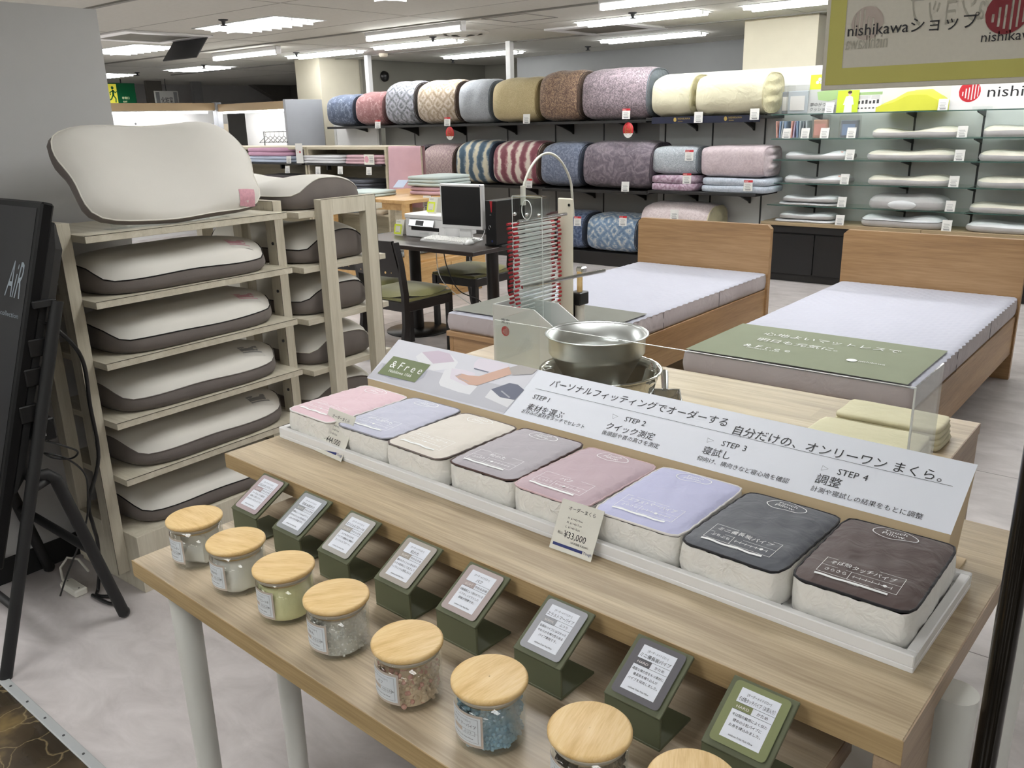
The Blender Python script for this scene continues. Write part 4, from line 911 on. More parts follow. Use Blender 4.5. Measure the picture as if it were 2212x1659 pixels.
D_ = [('cf_navy', '#444f63', '#566177', '#8a93a8', 11, 'floral'), ('cf_rose', '#8d5f62', '#9d7072', '#c7a3a2', 11, 'floral'), ('cf_lilac', '#565b60', '#9b9ea6', '#c9c7d8', 6.5, 'medallion'), ('cf_beige', '#8d7a66', '#b7a894', '#d8d0cc', 6.5, 'medallion'),
      ('cf_silver', '#8b9096', '#9ca1a8', '#b5babf', 26, 'voronoi'), ('cf_gold', '#a3936e', '#b8a981', '#cabd97', 30, 'voronoi'), ('cf_brown', '#5d4a41', '#7d6658', '#b79b7c', 13, 'paisley'), ('cf_mauve', '#635a60', '#8a7f86', '#b9a6ae', 13, 'paisley'),
      ('cf_pinkb', '#9b8488', '#b09a9c', '#c8b8b4', 12, 'medallion'), ('cf_teal', '#3f5668', '#67798a', '#cfcab6', 9, 'stripe'), ('cf_red', '#7a4550', '#a06f76', '#d9cfc4', 9, 'stripe'), ('cf_blue', '#5d6579', '#6f788c', '#8b93a6', 9, 'paisley'), ('cf_plum', '#5f5762', '#746b75', '#91878f', 7, 'paisley'), ('cf_lav', '#837d8d', '#989199', '#aca6b2', 12, 'floral'),
      ('cf_ice', '#8e969e', '#b6bdc4', '#c9cfd3', 22, 'floral'), ('cf_orchid', '#8f6f82', '#b09aac', '#cdbccb', 8, 'paisley'), ('cf_blush', '#b9aab0', '#c4b6bb', '#cec1c4', 12, 'voronoi'), ('cf_sky', '#a3adbb', '#b4bdca', '#c3cbd5', 16, 'voronoi'),
      ('cf_dblue', '#3b4964', '#566685', '#7d8aa3', 8, 'paisley'), ('cf_medal', '#5f7690', '#7c93ad', '#d6d5cc', 6, 'medallion'), ('cf_wine', '#4a2a2c', '#5f3a3a', '#7a5550', 10, 'paisley'), ('cf_shell', '#c0b2b5', '#cec1c2', '#d9cfcf', 12, 'paisley')]
for nm, a, b, c, s, k in D_: damask(nm, a, b, c, s, k)
crumple('cf_cream', '#dcd8bd', 9, .5, .6, .02)
crumple('inner_dark', '#3c3633', 20, .6); crumple('inner_cream', '#d3cda9', 16, .8); crumple('inner_grey', '#6f7880', 20, .6); crumple('inner_gold', '#9d8c63', 18, .7); crumple('inner_navy', '#39404f', 20, .6); crumple('inner_rose', '#6e4e4e', 20, .6); crumple('inner_plum', '#4a424c', 18, .7); crumple('inner_brown', '#54443b', 20, .7)
def cx(px, py=235, y=YF): return ony(px, py, y).x
def cz(px, py, y=YF+.2): return ony(px, py, y).z
TOPROW = [(708, 786, 205, 'cf_navy', 'inner_navy', 'navy floral rolled comforter at the left end of the top shelf'), (771, 856, 199, 'cf_rose', 'inner_rose', 'dusty rose rolled comforter beside the navy one'),
          (836, 938, 176, 'cf_lilac', 'inner_dark', 'grey rolled comforter with lilac medallions'), (905, 1002, 174, 'cf_beige', 'inner_brown', 'beige rolled comforter with pale medallions'), (994, 1082, 172, 'cf_silver', 'inner_grey', 'plain silver grey rolled comforter under the ceiling post'),
          (1067, 1190, 168, 'cf_gold', 'inner_gold', 'golden beige rolled comforter'), (1168, 1286, 153, 'cf_brown', 'inner_brown', 'brown paisley rolled comforter'), (1260, 1400, 148, 'cf_mauve', 'inner_grey', 'mauve grey paisley comforter showing grey folded layers'),
          (1410, 1534, 160, 'cf_cream', 'inner_cream', 'cream rolled comforter, the left one of two'), (1504, 1650, 157, 'cf_cream', 'inner_cream', 'cream comforter with ruffled folded end, the right one of two')]
for i, (a, b, tp, m, n, l) in enumerate(TOPROW):
    x0, x1 = cx(a), cx(b); nxt = cx(TOPROW[i+1][0]) if i+1 < len(TOPROW) else 99
    x1 = min(x1, nxt-.05); zt = cz((a+b)/2, tp); z = ZT if i < 8 else ZT+.015
    comforter(x0, x1, z, min(.52, zt-z), m, n, l, lean=.06, flat=.72)
MID = [(900, 958, 312, 'cf_lav', 'inner_plum', 'lavender rolled comforter half hidden behind the pink throw'), (916, 1010, 310, 'cf_pinkb', 'inner_brown', 'pink beige rolled comforter on the middle shelf'), (988, 1098, 302, 'cf_teal', 'inner_navy', 'teal and cream striped rolled comforter'),
       (1068, 1196, 303, 'cf_red', 'inner_brown', 'red and cream striped rolled comforter'), (1171, 1284, 306, 'cf_blue', 'inner_navy', 'blue damask rolled comforter on the middle shelf'), (1262, 1408, 303, 'cf_plum', 'inner_plum', 'purple grey damask comforter on the middle shelf')]
for i, (a, b, tp, m, n, l) in enumerate(MID):
    x0, x1 = cx(a, 360), cx(b, 360)
    if i+1 < len(MID): x1 = min(x1, cx(MID[i+1][0], 360)-.05)
    comforter(x0, x1, ZM, cz((a+b)/2, tp)-ZM, m, n, l, lean=.08, flat=.72)
LOW = [(1160, 1192, 455, 'cf_wine', 'inner_brown', 'wine red comforter on the floor plinth behind the gauge'), (1196, 1262, 452, 'cf_dblue', 'inner_navy', 'dark blue damask comforter on the floor plinth'), (1262, 1372, 458, 'cf_medal', 'inner_navy', 'blue comforter with large cream medallions on the floor plinth'), (1376, 1520, 434, 'cf_shell', 'inner_cream', 'pale shell pink comforter behind the left headboard')]
for i, (a, b, tp, m, n, l) in enumerate(LOW):
    x0, x1 = cx(a, 520, 7.5), cx(b, 520, 7.5); x1 = min(x1, cx(LOW[i+1][0], 520, 7.5)-.05) if i+1 < len(LOW) else x1
    comforter(x0, x1, ZBt, cz((a+b)/2, tp)-ZBt, m, n, l, lean=.06)
# folded flat comforters in two stacks
def folded(x0, x1, y0, y1, z, h, m, label, layers=3, cat='folded comforter', name='folded_comforter', group=None, skew=.06, lay=None, sq=6):
    w, d = x1-x0, y1-y0; t = thing(name, label, cat, ((x0+x1)/2, (y0+y1)/2, z+.0005), 0, group); hl = h/layers; rng = random.Random(label)
    for k in range(layers):
        g = MB(); ph = rng.random()*6; n = 40; a, b = w/2*(1-.015*k), d/2*(1-.01*k)
        def o(j, s):
            th = 2*PI*j/n; c, q = math.cos(th), math.sin(th); r = (abs(c)**sq+abs(q)**sq)**(-1/sq); return a*c*r*s*(1+.012*math.sin(3*th+ph)), b*q*r*s*(1+.01*math.sin(5*th+ph))
        pr = [(.9, 0), (.985, .12), (1.0, .5), (.985, .88), (.93, 1.0), (.6, 1.03), (.25, 1.04)]
        vs = []
        for s, f in pr:
            for j in range(n):
                x, y = o(j, s); vs.append((x+skew*0, y, hl*k+hl*f*(1+.05*math.sin(4*x/w+3*y/d+ph))))
        fs = [(i*n+j, i*n+(j+1) % n, (i+1)*n+(j+1) % n, (i+1)*n+j) for i in range(len(pr)-1) for j in range(n)]+[tuple(len(pr)*n-n+j for j in range(n)), tuple(reversed(range(n)))]
        g.add(vs, fs, True).build('fold_layer', m, t)
    return t
zs = ZM+.005
a = cx(1402, 400); b = cx(1508, 400); c = cx(1660, 400)
folded(a, b-.02, YF-.02, YP-.05, zs, .145, 'cf_orchid', 'orchid pink folded comforter at the bottom of the left pastel stack', 2)
comforter(a+.02, b-.03, zs+.150, .27, 'cf_ice', 'inner_grey', 'ice grey floral folded comforter on top of the left pastel stack', YF-.01, YP-.05, 3, .0, .5)
folded(b+.01, c, YF-.02, YP-.05, zs, .13, 'cf_sky', 'pale blue folded comforter at the bottom of the right pastel stack', 2)
comforter(b+.015, c-.06, zs+.135, .29, 'cf_blush', 'cf_blush', 'blush pink folded comforter on top of the right pastel stack', YF-.01, YP-.05, 4, .0, .45)

# ---------------------------------------------------------------- price tags on the comforter shelves
ME_CARD = MB().bx(-.032, .032, 0, .0012, 0, .078).mesh('card'); ME_CARD.materials.append(MATS['paper'])
_V, _F = [], []
for k in range(5): rect2d(_V, _F, -.022+.004*(k % 2), .016+k*.008, .02-.004*(k % 3), .0185+k*.008)
rect2d(_V, _F, -.018, .006, .02, .013)
ME_LINES = MB().add([(p[0], -.0004, p[1]) for p in _V], _F).mesh('print_lines'); ME_LINES.materials.append(MATS['print_grey'])
_V, _F = [], []; rect2d(_V, _F, -.032, .062, .032, .078); ME_RED = MB().add([(p[0], -.0004, p[1]) for p in _V], _F).mesh('sale_band'); ME_RED.materials.append(MATS['red_print'])
_s = text2d([('SALE', -.029, .0645, .014, 'l')]); ME_SALE = MB().add([(p[0], -.0009, p[1]) for p in _s[0]], _s[1]).mesh('lettering'); ME_SALE.materials.append(MATS['paper'])
ME_CLIP = MB().bx(-.008, .008, 0, .03, -.014, .004, .002).mesh('clip'); ME_CLIP.materials.append(MATS['acrylic'])
def price_tag(p, label, sale=False, clip=True, sc=1, rx=-.12, group='price tags around the shop', rz=.25):
    t = thing('price_tag', label, 'price tag', p, (rx, 0, rz), group); t.scale = (sc, sc, sc)
    link('card', ME_CARD, None, t); link('print_lines', ME_LINES, None, t)
    if sale: link('sale_band', ME_RED, None, t); link('lettering', ME_SALE, None, t)
    if clip: link('clip', ME_CLIP, None, t)
    return t
for (px, py, y, sale, l) in ((816, 277, YF-.07, 1, 'red banded sale tag under the dusty rose comforter'), (966, 272, YF-.07, 1, 'red banded sale tag under the beige medallion comforter'), (1137, 267, YF-.07, 0, 'white price tag under the golden comforter'), (1352, 257, YF-.07, 1, 'red banded sale tag under the mauve grey paisley comforter'), (1508, 265, YF-.03, 0, 'white price tag on the navy strip, between the two cream comforters'), (1629, 259, YF-.03, 0, 'white price tag at the right end of the navy strip'),
                         (1142, 406, YF-.07, 1, 'red banded sale tag under the red striped comforter'), (1350, 414, YF-.12, 0, 'white price tag under the purple grey comforter'), (1615, 413, YF-.06, 1, 'red banded sale tag on the pale blue folded comforter'), (1483, 397, YF-.08, 1, 'red banded sale tag on the orchid pink folded comforter'), (1488, 347, YF-.045, 1, 'red banded sale tag on the ice grey folded comforter'),
                         (1247, 488, YF-.14, 1, 'red banded sale tag on the dark blue comforter'), (1345, 488, YF-.14, 1, 'red banded sale tag on the blue medallion comforter'), (1456, 475, YF-.12, 0, 'white price tag on the shell pink comforter behind the headboard')):
    price_tag(ony(px, py, y), l, sale, True, 1.25)
for px, py, l in ((972, 288, 'round red and white award tag hanging below the beige comforter'), (1357, 281, 'round red and white award tag hanging below the mauve grey comforter')):
    p = ony(px, py, YF-.045); t = thing('award_tag', l, 'hanging tag', p, .2); m = MB().lathe([(.001, 0), (.055, 0), (.055, .002), (.001, .002)], 28); m.v = [(a, -c, b*1.35) for a, b, c in m.v]; m.build('disc', 'red_print', t)
    V, F = [], []; poly2d(V, F, [(.055*math.cos(a), 1.35*.055*math.sin(a)) for a in [math.radians(205+k*13) for k in range(11)]]); sheet((V, F), 'white_foot', 'paper', t, lambda q: (q[0], -.0026, q[1]))
    V, F = [], []; band2d(V, F, [(.02*math.cos(a)-.012, .045*math.sin(a)) for a in [math.radians(100+k*16) for k in range(11)]], .004); band2d(V, F, [(.02*math.cos(a)+.012, .045*math.sin(a)) for a in [math.radians(-80+k*16) for k in range(11)]], .004)
    a_, b_ = text2d([('No.1', 0, -.025, .022, 'c'), ('売上', 0, .0, .02, 'c')]); o = len(V); V += a_; F += [tuple(k+o for k in f) for f in b_]; sheet((V, F), 'lettering', 'gold_print', t, lambda q: (q[0], -.003, q[1]))
plain('navy_card', '#181d33', .4)
p0, p1 = ony(1408, 258, YF-.004), ony(1642, 252, YF-.004); t = thing('shelf_strip', 'navy brand strip along the shelf edge under the cream comforters', 'shelf strip', (p0.x, YF-.006, ZT+.015-.055)); wd = p1.x-p0.x
MB().bx(0, wd, 0, .004, 0, .062).build('strip', 'navy_card', t)
V, F = [], []
for q in (.23, .70):
    disc2d(V, F, wd*q, .034, .016, 16, .02); a_, b_ = text2d([('NISHIKAWA', wd*q+.03, .034, .024, 'l'), ('DOWN', wd*q+.035, .013, .014, 'l')]); o = len(V); V += a_; F += [tuple(k+o for k in f) for f in b_]
sheet((V, F), 'lettering', 'gold_print', t, lambda q: (q[0], -.0008, q[1]))

# ---------------------------------------------------------------- glass shelves, counter and cabinets on the right
wood('counter_wood', '#8d7a5d', '#a18d6e', '#b09d7e', 0, 1.3, .5)
GX0, GX1, GY = -3.27, 1.5, 7.70
GZ = [.697, .893, 1.098, 1.28, 1.49]
for k, z in enumerate(GZ):
    t = thing('glass_shelf', ('lowest', 'second lowest', 'middle', 'second highest', 'highest')[k]+' glass shelf in the pillow display', 'glass shelf', (0, 0, z))
    MB().bx(GX0+(.0 if k < 4 else -.02), GX1, GY, YP-.004, -.008, 0, .0008).build('pane', 'shelf_glass', t)
    plain('glass_edge', '#3f5c56', .2) if 'glass_edge' not in MATS else None
    MB().bx(GX0, GX1, GY-.0012, GY, -.008, 0).build('front_edge', 'glass_edge', t)
    me = MB().prism([(0, GY+.06, -.009), (0, YP-.004, -.009), (0, YP-.004, -.06), (0, YP-.02, -.055), (0, GY+.08, -.02)], (.01, 0, 0)).mesh('bracket')
    for xv in (-2.95, -2.15, -1.62, -1.0, -.4, .3): link('bracket', me, 'grey_dark', t, (xv, 0, 0))
t = thing('counter_top', 'tan wooden counter top above the black cabinets', 'counter top', (0, 0, .545))
for a, b in ((-3.30, -1.905), (-1.90, -.50), (-.495, 1.5)): MB().bx(a, b, 7.655, YP-.003, -.028, 0, .001).build('board', 'counter_wood', t)
for k in range(5):
    x0 = -3.27+k*.95; t = thing('base_cabinet', ('black base cabinet left of the gap between the headboards', 'black base cabinet seen between the two headboards', 'black base cabinet behind the right headboard', 'black base cabinet right of the right headboard', 'black base cabinet at the far right end')[k], 'cabinet', (x0, 7.69, 0), 0, 'black base cabinets along the back wall')
    MB().bx(0, .945, .02, .34, .06, .516, .001).build('body', 'black_matte', t); MB().bx(0, .945, .04, .34, 0, .06).build('toe_kick', 'black_shelf', t)
    for j in range(2): MB().bx(.004+j*.472, .469+j*.472, 0, .02, .075, .44, .002).build('door', 'black_plastic', t)
    MB().bx(.004, .941, .004, .02, .45, .512, .002).build('drawer_front', 'black_matte', t)
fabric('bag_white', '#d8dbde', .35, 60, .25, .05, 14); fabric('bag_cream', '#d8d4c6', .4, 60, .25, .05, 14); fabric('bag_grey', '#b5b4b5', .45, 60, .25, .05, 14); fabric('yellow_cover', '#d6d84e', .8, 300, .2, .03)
def shelf_pillow(px0, px1, py, z, h, label, mt='bag_cream', mb='bag_grey', dip=.45, d=.28, y=GY+.02, low=.45, pipe=None, seed=1, tagx=None):
    x0, x1 = ony(px0, py, y).x, ony(px1, py, y).x; L = x1-x0
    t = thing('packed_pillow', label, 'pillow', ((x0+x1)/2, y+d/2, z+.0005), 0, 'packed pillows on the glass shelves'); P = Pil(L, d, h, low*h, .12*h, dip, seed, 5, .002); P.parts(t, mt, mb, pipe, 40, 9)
    if tagx: P.patch(t, L*tagx, -d*.36, .02, .02, 'chip_pink', 'tag', 2)
    return t
ROWS = [(GZ[3], 296, [(1878, 2072, .10, 'bag_cream', .5, 'cream contour pillow on the second highest glass shelf, middle column'), (2118, 2330, .11, 'bag_cream', .3, 'cream pillow on the second highest glass shelf, right column')]),
        (GZ[2], 344, [(1692, 1832, .085, 'bag_white', .6, 'white contour pillow on the middle glass shelf, left column'), (1868, 2062, .10, 'bag_cream', .25, 'cream pillow on the middle glass shelf, middle column'), (2112, 2330, .10, 'bag_cream', .2, 'cream pillow on the middle glass shelf, right column')]),
        (GZ[1], 394, [(1688, 1826, .085, 'bag_white', .6, 'white contour pillow on the second lowest glass shelf, left column'), (1870, 2050, .10, 'bag_cream', .35, 'cream pillow on the second lowest glass shelf, middle column'), (2108, 2330, .10, 'bag_cream', .15, 'cream pillow on the second lowest glass shelf, right column')]),
        (GZ[0], 446, [(1676, 1808, .03, 'bag_white', .1, 'thin white pad on the lowest glass shelf, left column'), (1872, 2040, .135, 'bag_grey', .1, 'thick grey white pillow with a round insert on the lowest glass shelf'), (2090, 2330, .09, 'bag_cream', .25, 'cream pillow on the lowest glass shelf, right column')]),
        (.545, 482, [(1668, 1800, .03, 'bag_white', .1, 'thin white pad on the wooden counter, left column'), (1856, 2036, .12, 'bag_white', .4, 'white contour pillow with dark piping on the wooden counter'), (2086, 2330, .10, 'bag_white', .25, 'white pillow on the wooden counter, right column')])]
for r, (z, py, its) in enumerate(ROWS):
    for c_, (a, b, h, m, dp, l) in enumerate(its):
        shelf_pillow(a, b, py, z, h, l, m, 'bag_grey', dp, seed=r*7+c_, pipe='piping_dark' if 'piping' in l else None, tagx=.38 if 'left column' in l and h > .05 else None, y=GY+.02 if z > .6 else 7.70)
shelf_pillow(1686, 1806, 440, GZ[0]+.031, .065, 'small white contour pillow stacked on the thin pad of the lowest glass shelf', 'bag_white', 'bag_grey', .4, .25, seed=71); shelf_pillow(1678, 1796, 474, .545+.031, .065, 'small white contour pillow stacked on the thin pad of the counter', 'bag_white', 'bag_grey', .4, .25, seed=72, y=7.71)
_p = ony(1948, 440, GY+.0); m = MB().sphere((0, 0, 0), 1, 20, 10, (.115, .02, .038)); tag(m.build('pillow_insert', 'bag_white', None, (_p.x, GY+.0, GZ[0]+.04)), 'oval white insert standing before the thick grey white pillow', 'pillow insert')
# small price cards on the glass shelves
k = 0
for px, py, z, l in ((1698, 293, 3, 'price card before the first sachet bundle on the glass shelf'), (1738, 293, 3, 'price card before the second sachet bundle on the glass shelf'), (1780, 292, 3, 'price card before the peach pouch on the glass shelf'), (1838, 291, 3, 'price card before the blue pouch on the glass shelf'), (2078, 288, 3, 'price card right of the pillow on the second highest shelf'),
                     (1834, 346, 2, 'price card beside the white pillow on the middle shelf'), (2071, 346, 2, 'price card beside the cream pillow on the middle shelf'), (1823, 397, 1, 'price card beside the white pillow on the second lowest shelf'), (2059, 401, 1, 'price card beside the cream pillow on the second lowest shelf'), (1817, 447, 0, 'price card beside the pad on the lowest glass shelf'), (2051, 456, 0, 'price card beside the thick pillow on the lowest glass shelf'), (1790, 243, 4, 'price card before the grey cushion board'), (2036, 233, 4, 'price card right of the yellow cushion')):
    p = ony(px, py, GY+.012); price_tag((p.x, GY+.012, GZ[z]+.001), l, False, False, 1.15, -.25, rz=.05)
for px, l in ((1812, 'price card on the counter beside the thin pad'), (2044, 'price card on the counter beside the piped pillow')): p = ony(px, 492, 7.67); price_tag((p.x, 7.67, .546), l, False, False, 1.15, -.25, rz=.05)
# goods on the highest glass shelf
x0, x1 = ony(1892, 230, GY+.03).x, ony(2036, 230, GY+.03).x
t = thing('yellow_cushion', 'bright yellow wedge cushion on the highest glass shelf', 'cushion', ((x0+x1)/2, GY+.17, GZ[4]+.0005)); L = (x1-x0)
def yc(u, v):
    a = 2*PI*u; px_ = [(-.5, .0), (-.5, .04), (-.40, .075), (-.25, .10), (-.08, .15), (.0, .162), (.25, .165), (.40, .12), (.5, .075), (.5, .0)]
    q = v*(len(px_)-1); i = min(int(q), len(px_)-2); f = q-i; x = px_[i][0]*(1-f)+px_[i+1][0]*f; z = px_[i][1]*(1-f)+px_[i+1][1]*f
    return x*L, (u-.5)*.28, z*(1-.25*abs(2*u-1)**4)+.004*math.sin(9*u+14*v)
MB().grid(lambda u, v: yc(u, v), 12, 36).build('cover', 'yellow_cover', t)
for s in (0, 1): MB().add([yc(s, k/24) for k in range(25)], [tuple(range(25)) if s == 0 else tuple(reversed(range(25)))]).build('side_panel', 'yellow_cover', t)
plain('lime_card', '#b7cc2f', .5); plain('ad_grey', '#b0b3b2', .5); plain('ad_green', '#93b07a', .5); plain('hair_print', '#3a2a24', .6)
def board(px0, px1, pyt, z, name, m, label, cat, y=GY+.05, py=235, tilt=.1, hz=None):
    a, b = ony(px0, py, y), ony(px1, py, y); top = ony(px0, pyt, y).z; hh = hz or (top-z); t = thing(name, label, cat, (a.x, y, z+.001), (-tilt, 0, 0)); wd = b.x-a.x
    bd = MB().bx(0, wd, 0, .004, 0, hh).build('board', m, t); return t, bd, wd, hh
t, bd, wd, hh = board(1744, 1832, 162, GZ[4], 'advert_board', 'ad_grey', 'grey and lime advertising board for a cushion behind the banner', 'board')
fp = lambda k: (lambda q: (q[0], -k, q[1]))
V, F = [], []; rect2d(V, F, 0, hh*.62, wd*.5, hh); sheet((V, F), 'lime_print', 'lime_card', bd, fp(.0006))
V, F = [], []; poly2d(V, F, [(wd*.2, hh*.55), (wd*.24, hh*.35), (wd*.5, hh*.30), (wd*.8, hh*.38), (wd, hh*.42), (wd, hh*.6), (wd*.6, hh*.62)]); sheet((V, F), 'cushion_print', 'ad_green', bd, fp(.0008))
sheet(text2d([('夢中がつづく、', wd*.06, hh*.18, hh*.11, 'l'), ('クッション。', wd*.06, hh*.06, hh*.11, 'l')]), 'lettering', 'grey_dark', bd, fp(.001))
V, F = [], []
for a, b in ((.18, .80), (.28, .80), (.23, .88)): disc2d(V, F, wd*a, hh*b, wd*.04, 14)
sheet((V, F), 'logo', 'white_print', bd, fp(.001))
t, bd, wd, hh = board(1806, 1852, 196, GZ[4], 'leaflet', 'lime_card', 'lime leaflet showing a figure in white clothes on the glass shelf', 'leaflet', GY+.02)
V, F = [], []; poly2d(V, F, [(wd*.36, 0), (wd*.38, hh*.35), (wd*.30, hh*.34), (wd*.40, hh*.72), (wd*.58, hh*.76), (wd*.72, hh*.70), (wd*.80, hh*.36), (wd*.72, hh*.34), (wd*.74, 0)]); sheet((V, F), 'figure_print', 'paper', bd, fp(.0008))
V, F = [], []; disc2d(V, F, wd*.57, hh*.85, wd*.09, 12); sheet((V, F), 'face_print', 'skin_print', bd, fp(.001)); V, F = [], []; disc2d(V, F, wd*.57, hh*.91, wd*.1, 12, wd*.07); sheet((V, F), 'hair_print', 'hair_print', bd, fp(.0012))
t, bd, wd, hh = board(1848, 1902, 200, GZ[4], 'leaflet', 'paper', 'white product leaflet with small chair pictures on the glass shelf', 'leaflet', GY+.03)
V, F = [], []; rect2d(V, F, 0, hh*.86, wd, hh); sheet((V, F), 'green_band', 'ad_green', bd, fp(.0008)); V, F = [], []
for k in range(6): rect2d(V, F, wd*(.06+.15*k), hh*.42, wd*(.15+.15*k), hh*(.56+.03*(k % 3))); disc2d(V, F, wd*(.1+.15*k), hh*.2, wd*.05, 10, wd*.03)
sheet((V, F), 'picture_print', 'grey_dark', bd, fp(.0008)); V, F = [], []
for k in range(4): rect2d(V, F, wd*.08, hh*(.66+.045*k), wd*(.45+.1*(k % 2)), hh*(.675+.045*k)); rect2d(V, F, wd*.58, hh*(.66+.045*k), wd*.92, hh*(.675+.045*k))
sheet((V, F), 'print_lines', 'print_grey', bd, fp(.0008))
t, bd, wd, hh = board(2050, 2330, 176, GZ[4], 'brand_sign', 'white_gloss', 'white brand sign with a red round emblem on the highest glass shelf', 'sign', GY+.04, 228, .08)
sheet(emblem2d(wd*.155, hh*.62, hh*.36), 'emblem', 'red_print', bd, fp(.0008)); sheet(text2d([('nishikawa', wd*.30, hh*.42, hh*.52, 'l', wd*.62)]), 'lettering', 'ink', bd, fp(.0008))
MB().bx(wd*.2, wd*.36, -.03, -.002, 0, .02).build('holder', 'acrylic', t)
# boxed and bagged small goods
plain('pack_clear', '#b9c2c8', .2); plain('pack_grey', '#8d939b', .3); plain('peach', '#cfa796', .4); plain('blueprint', '#8fa3c0', .4); plain('lilac_pack', '#b7a9c4', .4)
glass('bag_clear', (.93, .93, .93), .12, .12)
def pack(px0, px1, pyt, z, y, d, m, label, ins=None, py=None):
    a, b = ony(px0, 235, y), ony(px1, 235, y); hh = ony(px0, pyt, y).z-z; t = thing('packed_item', label, 'package', (a.x, y, z+.001), .02); wd = b.x-a.x
    MB().bx(0, wd, 0, d, 0, hh, .008).build('bag', 'bag_clear', t); MB().bx(.012, wd-.012, .01, d-.01, .002, hh*.8, .006).build('content', m, t)
    if ins: MB().bx(wd*.18, wd*.82, .0035, .005, hh*.12, hh*.62).build('insert_card', ins, t)
pack(1684, 1712, 187, GZ[4], GY+.14, .05, 'pack_grey', 'dark backed clear pack behind the cushion pack', 'paper'); pack(1697, 1745, 185, GZ[4], GY+.03, .07, 'pack_clear', 'clear pack with a pale cushion at the left end of the glass shelf', 'paper')
pack(1756, 1792, 249, GZ[3], GY+.03, .07, 'peach', 'clear pouch with a peach coloured card', 'chip_pink'); pack(1815, 1858, 250, GZ[3], GY+.03, .08, 'pack_grey', 'clear pouch with a grey blue card', 'blueprint')
for i, (px, m) in enumerate(((1676, 'chip_pink'), (1683, 'blueprint'), (1688, 'pack_clear'), (1694, 'blueprint'), (1708, 'chip_pink'), (1714, 'lilac_pack'), (1720, 'blueprint'), (1726, 'pack_clear'), (1733, 'pack_grey'), (1740, 'pack_clear'))):
    p = ony(px, 290, GY+.03); o = MB().box((0, .07, .075), (.012, .13, .145), .003, Matrix.Rotation(.08*(i % 3-1), 3, 'Y')).build('sachet', m, None, (p.x, GY+.03, GZ[3]+.003))
    tag(o, '%s upright sachet in the %s bundle on the glass shelf' % (('slim pink', 'second, blue', 'slim clear', 'fourth, blue', 'slim pink', 'slim lilac', 'slim blue', 'fourth, clear', 'slim grey', 'last, clear')[i], 'left' if i < 4 else 'right'), 'sachet', 'left bundle of sachets' if i < 4 else 'right bundle of sachets')
# ---------------------------------------------------------------- beds
wood('bed_oak', '#8d6c49', '#a17e57', '#b18f68', 0, .9, .45, stretch=8); wood('bed_oak_y', '#86653f', '#9b7850', '#ad8a60', 1, .9, .45, stretch=8)
fabric('mattress_top', '#c3c5d2', .9, 300, .1, .01); crumple('mattress_side', '#b3aaab', 9, .5, .7); fabric('mat_sage', '#868d76', .8, 300, .1, .03); fabric('mat_grey', '#7f8078', .8, 300, .1, .05)
BW, BL, ZMT = .985, 2.04, .485
def wave(x, y): return .0032*math.sin(2*PI*x/.066)*math.sin(2*PI*y/.066)
ME_MT = MB(); NXm, NYm = 100, 205
def mt(u, v):
    x, y = u*BW, v*BL; e = min(x, BW-x, y, BL-y); k = max(0, min(1, e/.03)); 
    return (x+(.004*math.sin(2*PI*y/.066) if min(x, BW-x) < .01 else 0), y, ZMT-.012+.012*k**.5+wave(x, y)*(.4+.6*k))
ME_MT.grid(mt, NXm, NYm); ME_MT = ME_MT.mesh('quilted_top'); ME_MT.materials.append(MATS['mattress_top'])
def bed(x, y, label, gl):
    t = thing('bed', label, 'bed', (x, y, 0), 0, 'oak beds')
    # frame: x from 0 to BW, foot at y=0, headboard at y=BL
    hbp = [(-.008, 0), (BW+.012, 0), (BW+.012, .775), (BW-.013, .80), (.017, .80), (-.008, .775)]
    hd = MB().prism([(a, BL+.002, b) for a, b in hbp], (0, .04, 0)).build('headboard', 'bed_oak', t)
    for a in (0, BW-.028): MB().bx(a, a+.03, .0, BL, .15, .372, .002).build('side_rail', 'bed_oak_y', t)
    MB().bx(.03, BW-.028, .0, .028, .15, .372, .002).build('foot_rail', 'bed_oak', t)
    MB().bx(-.01, BW+.01, -.014, .05, .345, .374, .003).build('foot_cap', 'bed_oak', t)
    for a in (.0, BW-.05): MB().bx(a, a+.05, .03, .08, 0, .15, .002).build('leg', 'bed_oak_y', t)
    MB().bx(.03, BW-.03, .03, BL, .33, .345).build('slat_deck', 'bed_oak_y', t)
    mtt = thing('mattress', gl, 'mattress', (x, y, 0), 0, 'white quilted mattresses')
    link('quilted_top', ME_MT, None, mtt)
    m = MB(); n = 60; path = [(u*BW, 0) for u in [k/24 for k in range(24)]]+[(BW, u*BL) for u in [k/48 for k in range(48)]]+[(BW-u*BW, BL) for u in [k/24 for k in range(24)]]+[(0, BL-u*BL) for u in [k/48 for k in range(48)]]
    N_ = len(path); vs = []
    for f, o in ((0, -.006), (.15, 0), (.5, .004), (.85, .001), (1.0, -.002)):
        for i, (a, b) in enumerate(path):
            dx, dy = (a-BW/2), (b-BL/2); s = 1+o/.5; w_ = .0025*math.sin(i*1.3)*math.sin(PI*f)
            vs.append((BW/2+dx*(1+(o+w_)/(BW/2)), BL/2+dy*(1+(o+w_)/(BL/2))-(.004 if b == BL else 0), .376+f*(ZMT-.012-.376)))
    fs = [(r*N_+i, r*N_+(i+1) % N_, (r+1)*N_+(i+1) % N_, (r+1)*N_+i) for r in range(4) for i in range(N_)]+[tuple(reversed(range(N_)))]
    m.add(vs, fs, True).build('side_cover', 'mattress_side', mtt)
    for s_ in (.33, .66): MB().bx(BW+.0035, BW+.005, BL*s_-.001, BL*s_+.001, .378, ZMT-.012).build('seam', 'grey_dark', mtt)
    return t
BX1, BY1 = -3.262, 3.385; BX2, BY2 = -1.785, 3.385
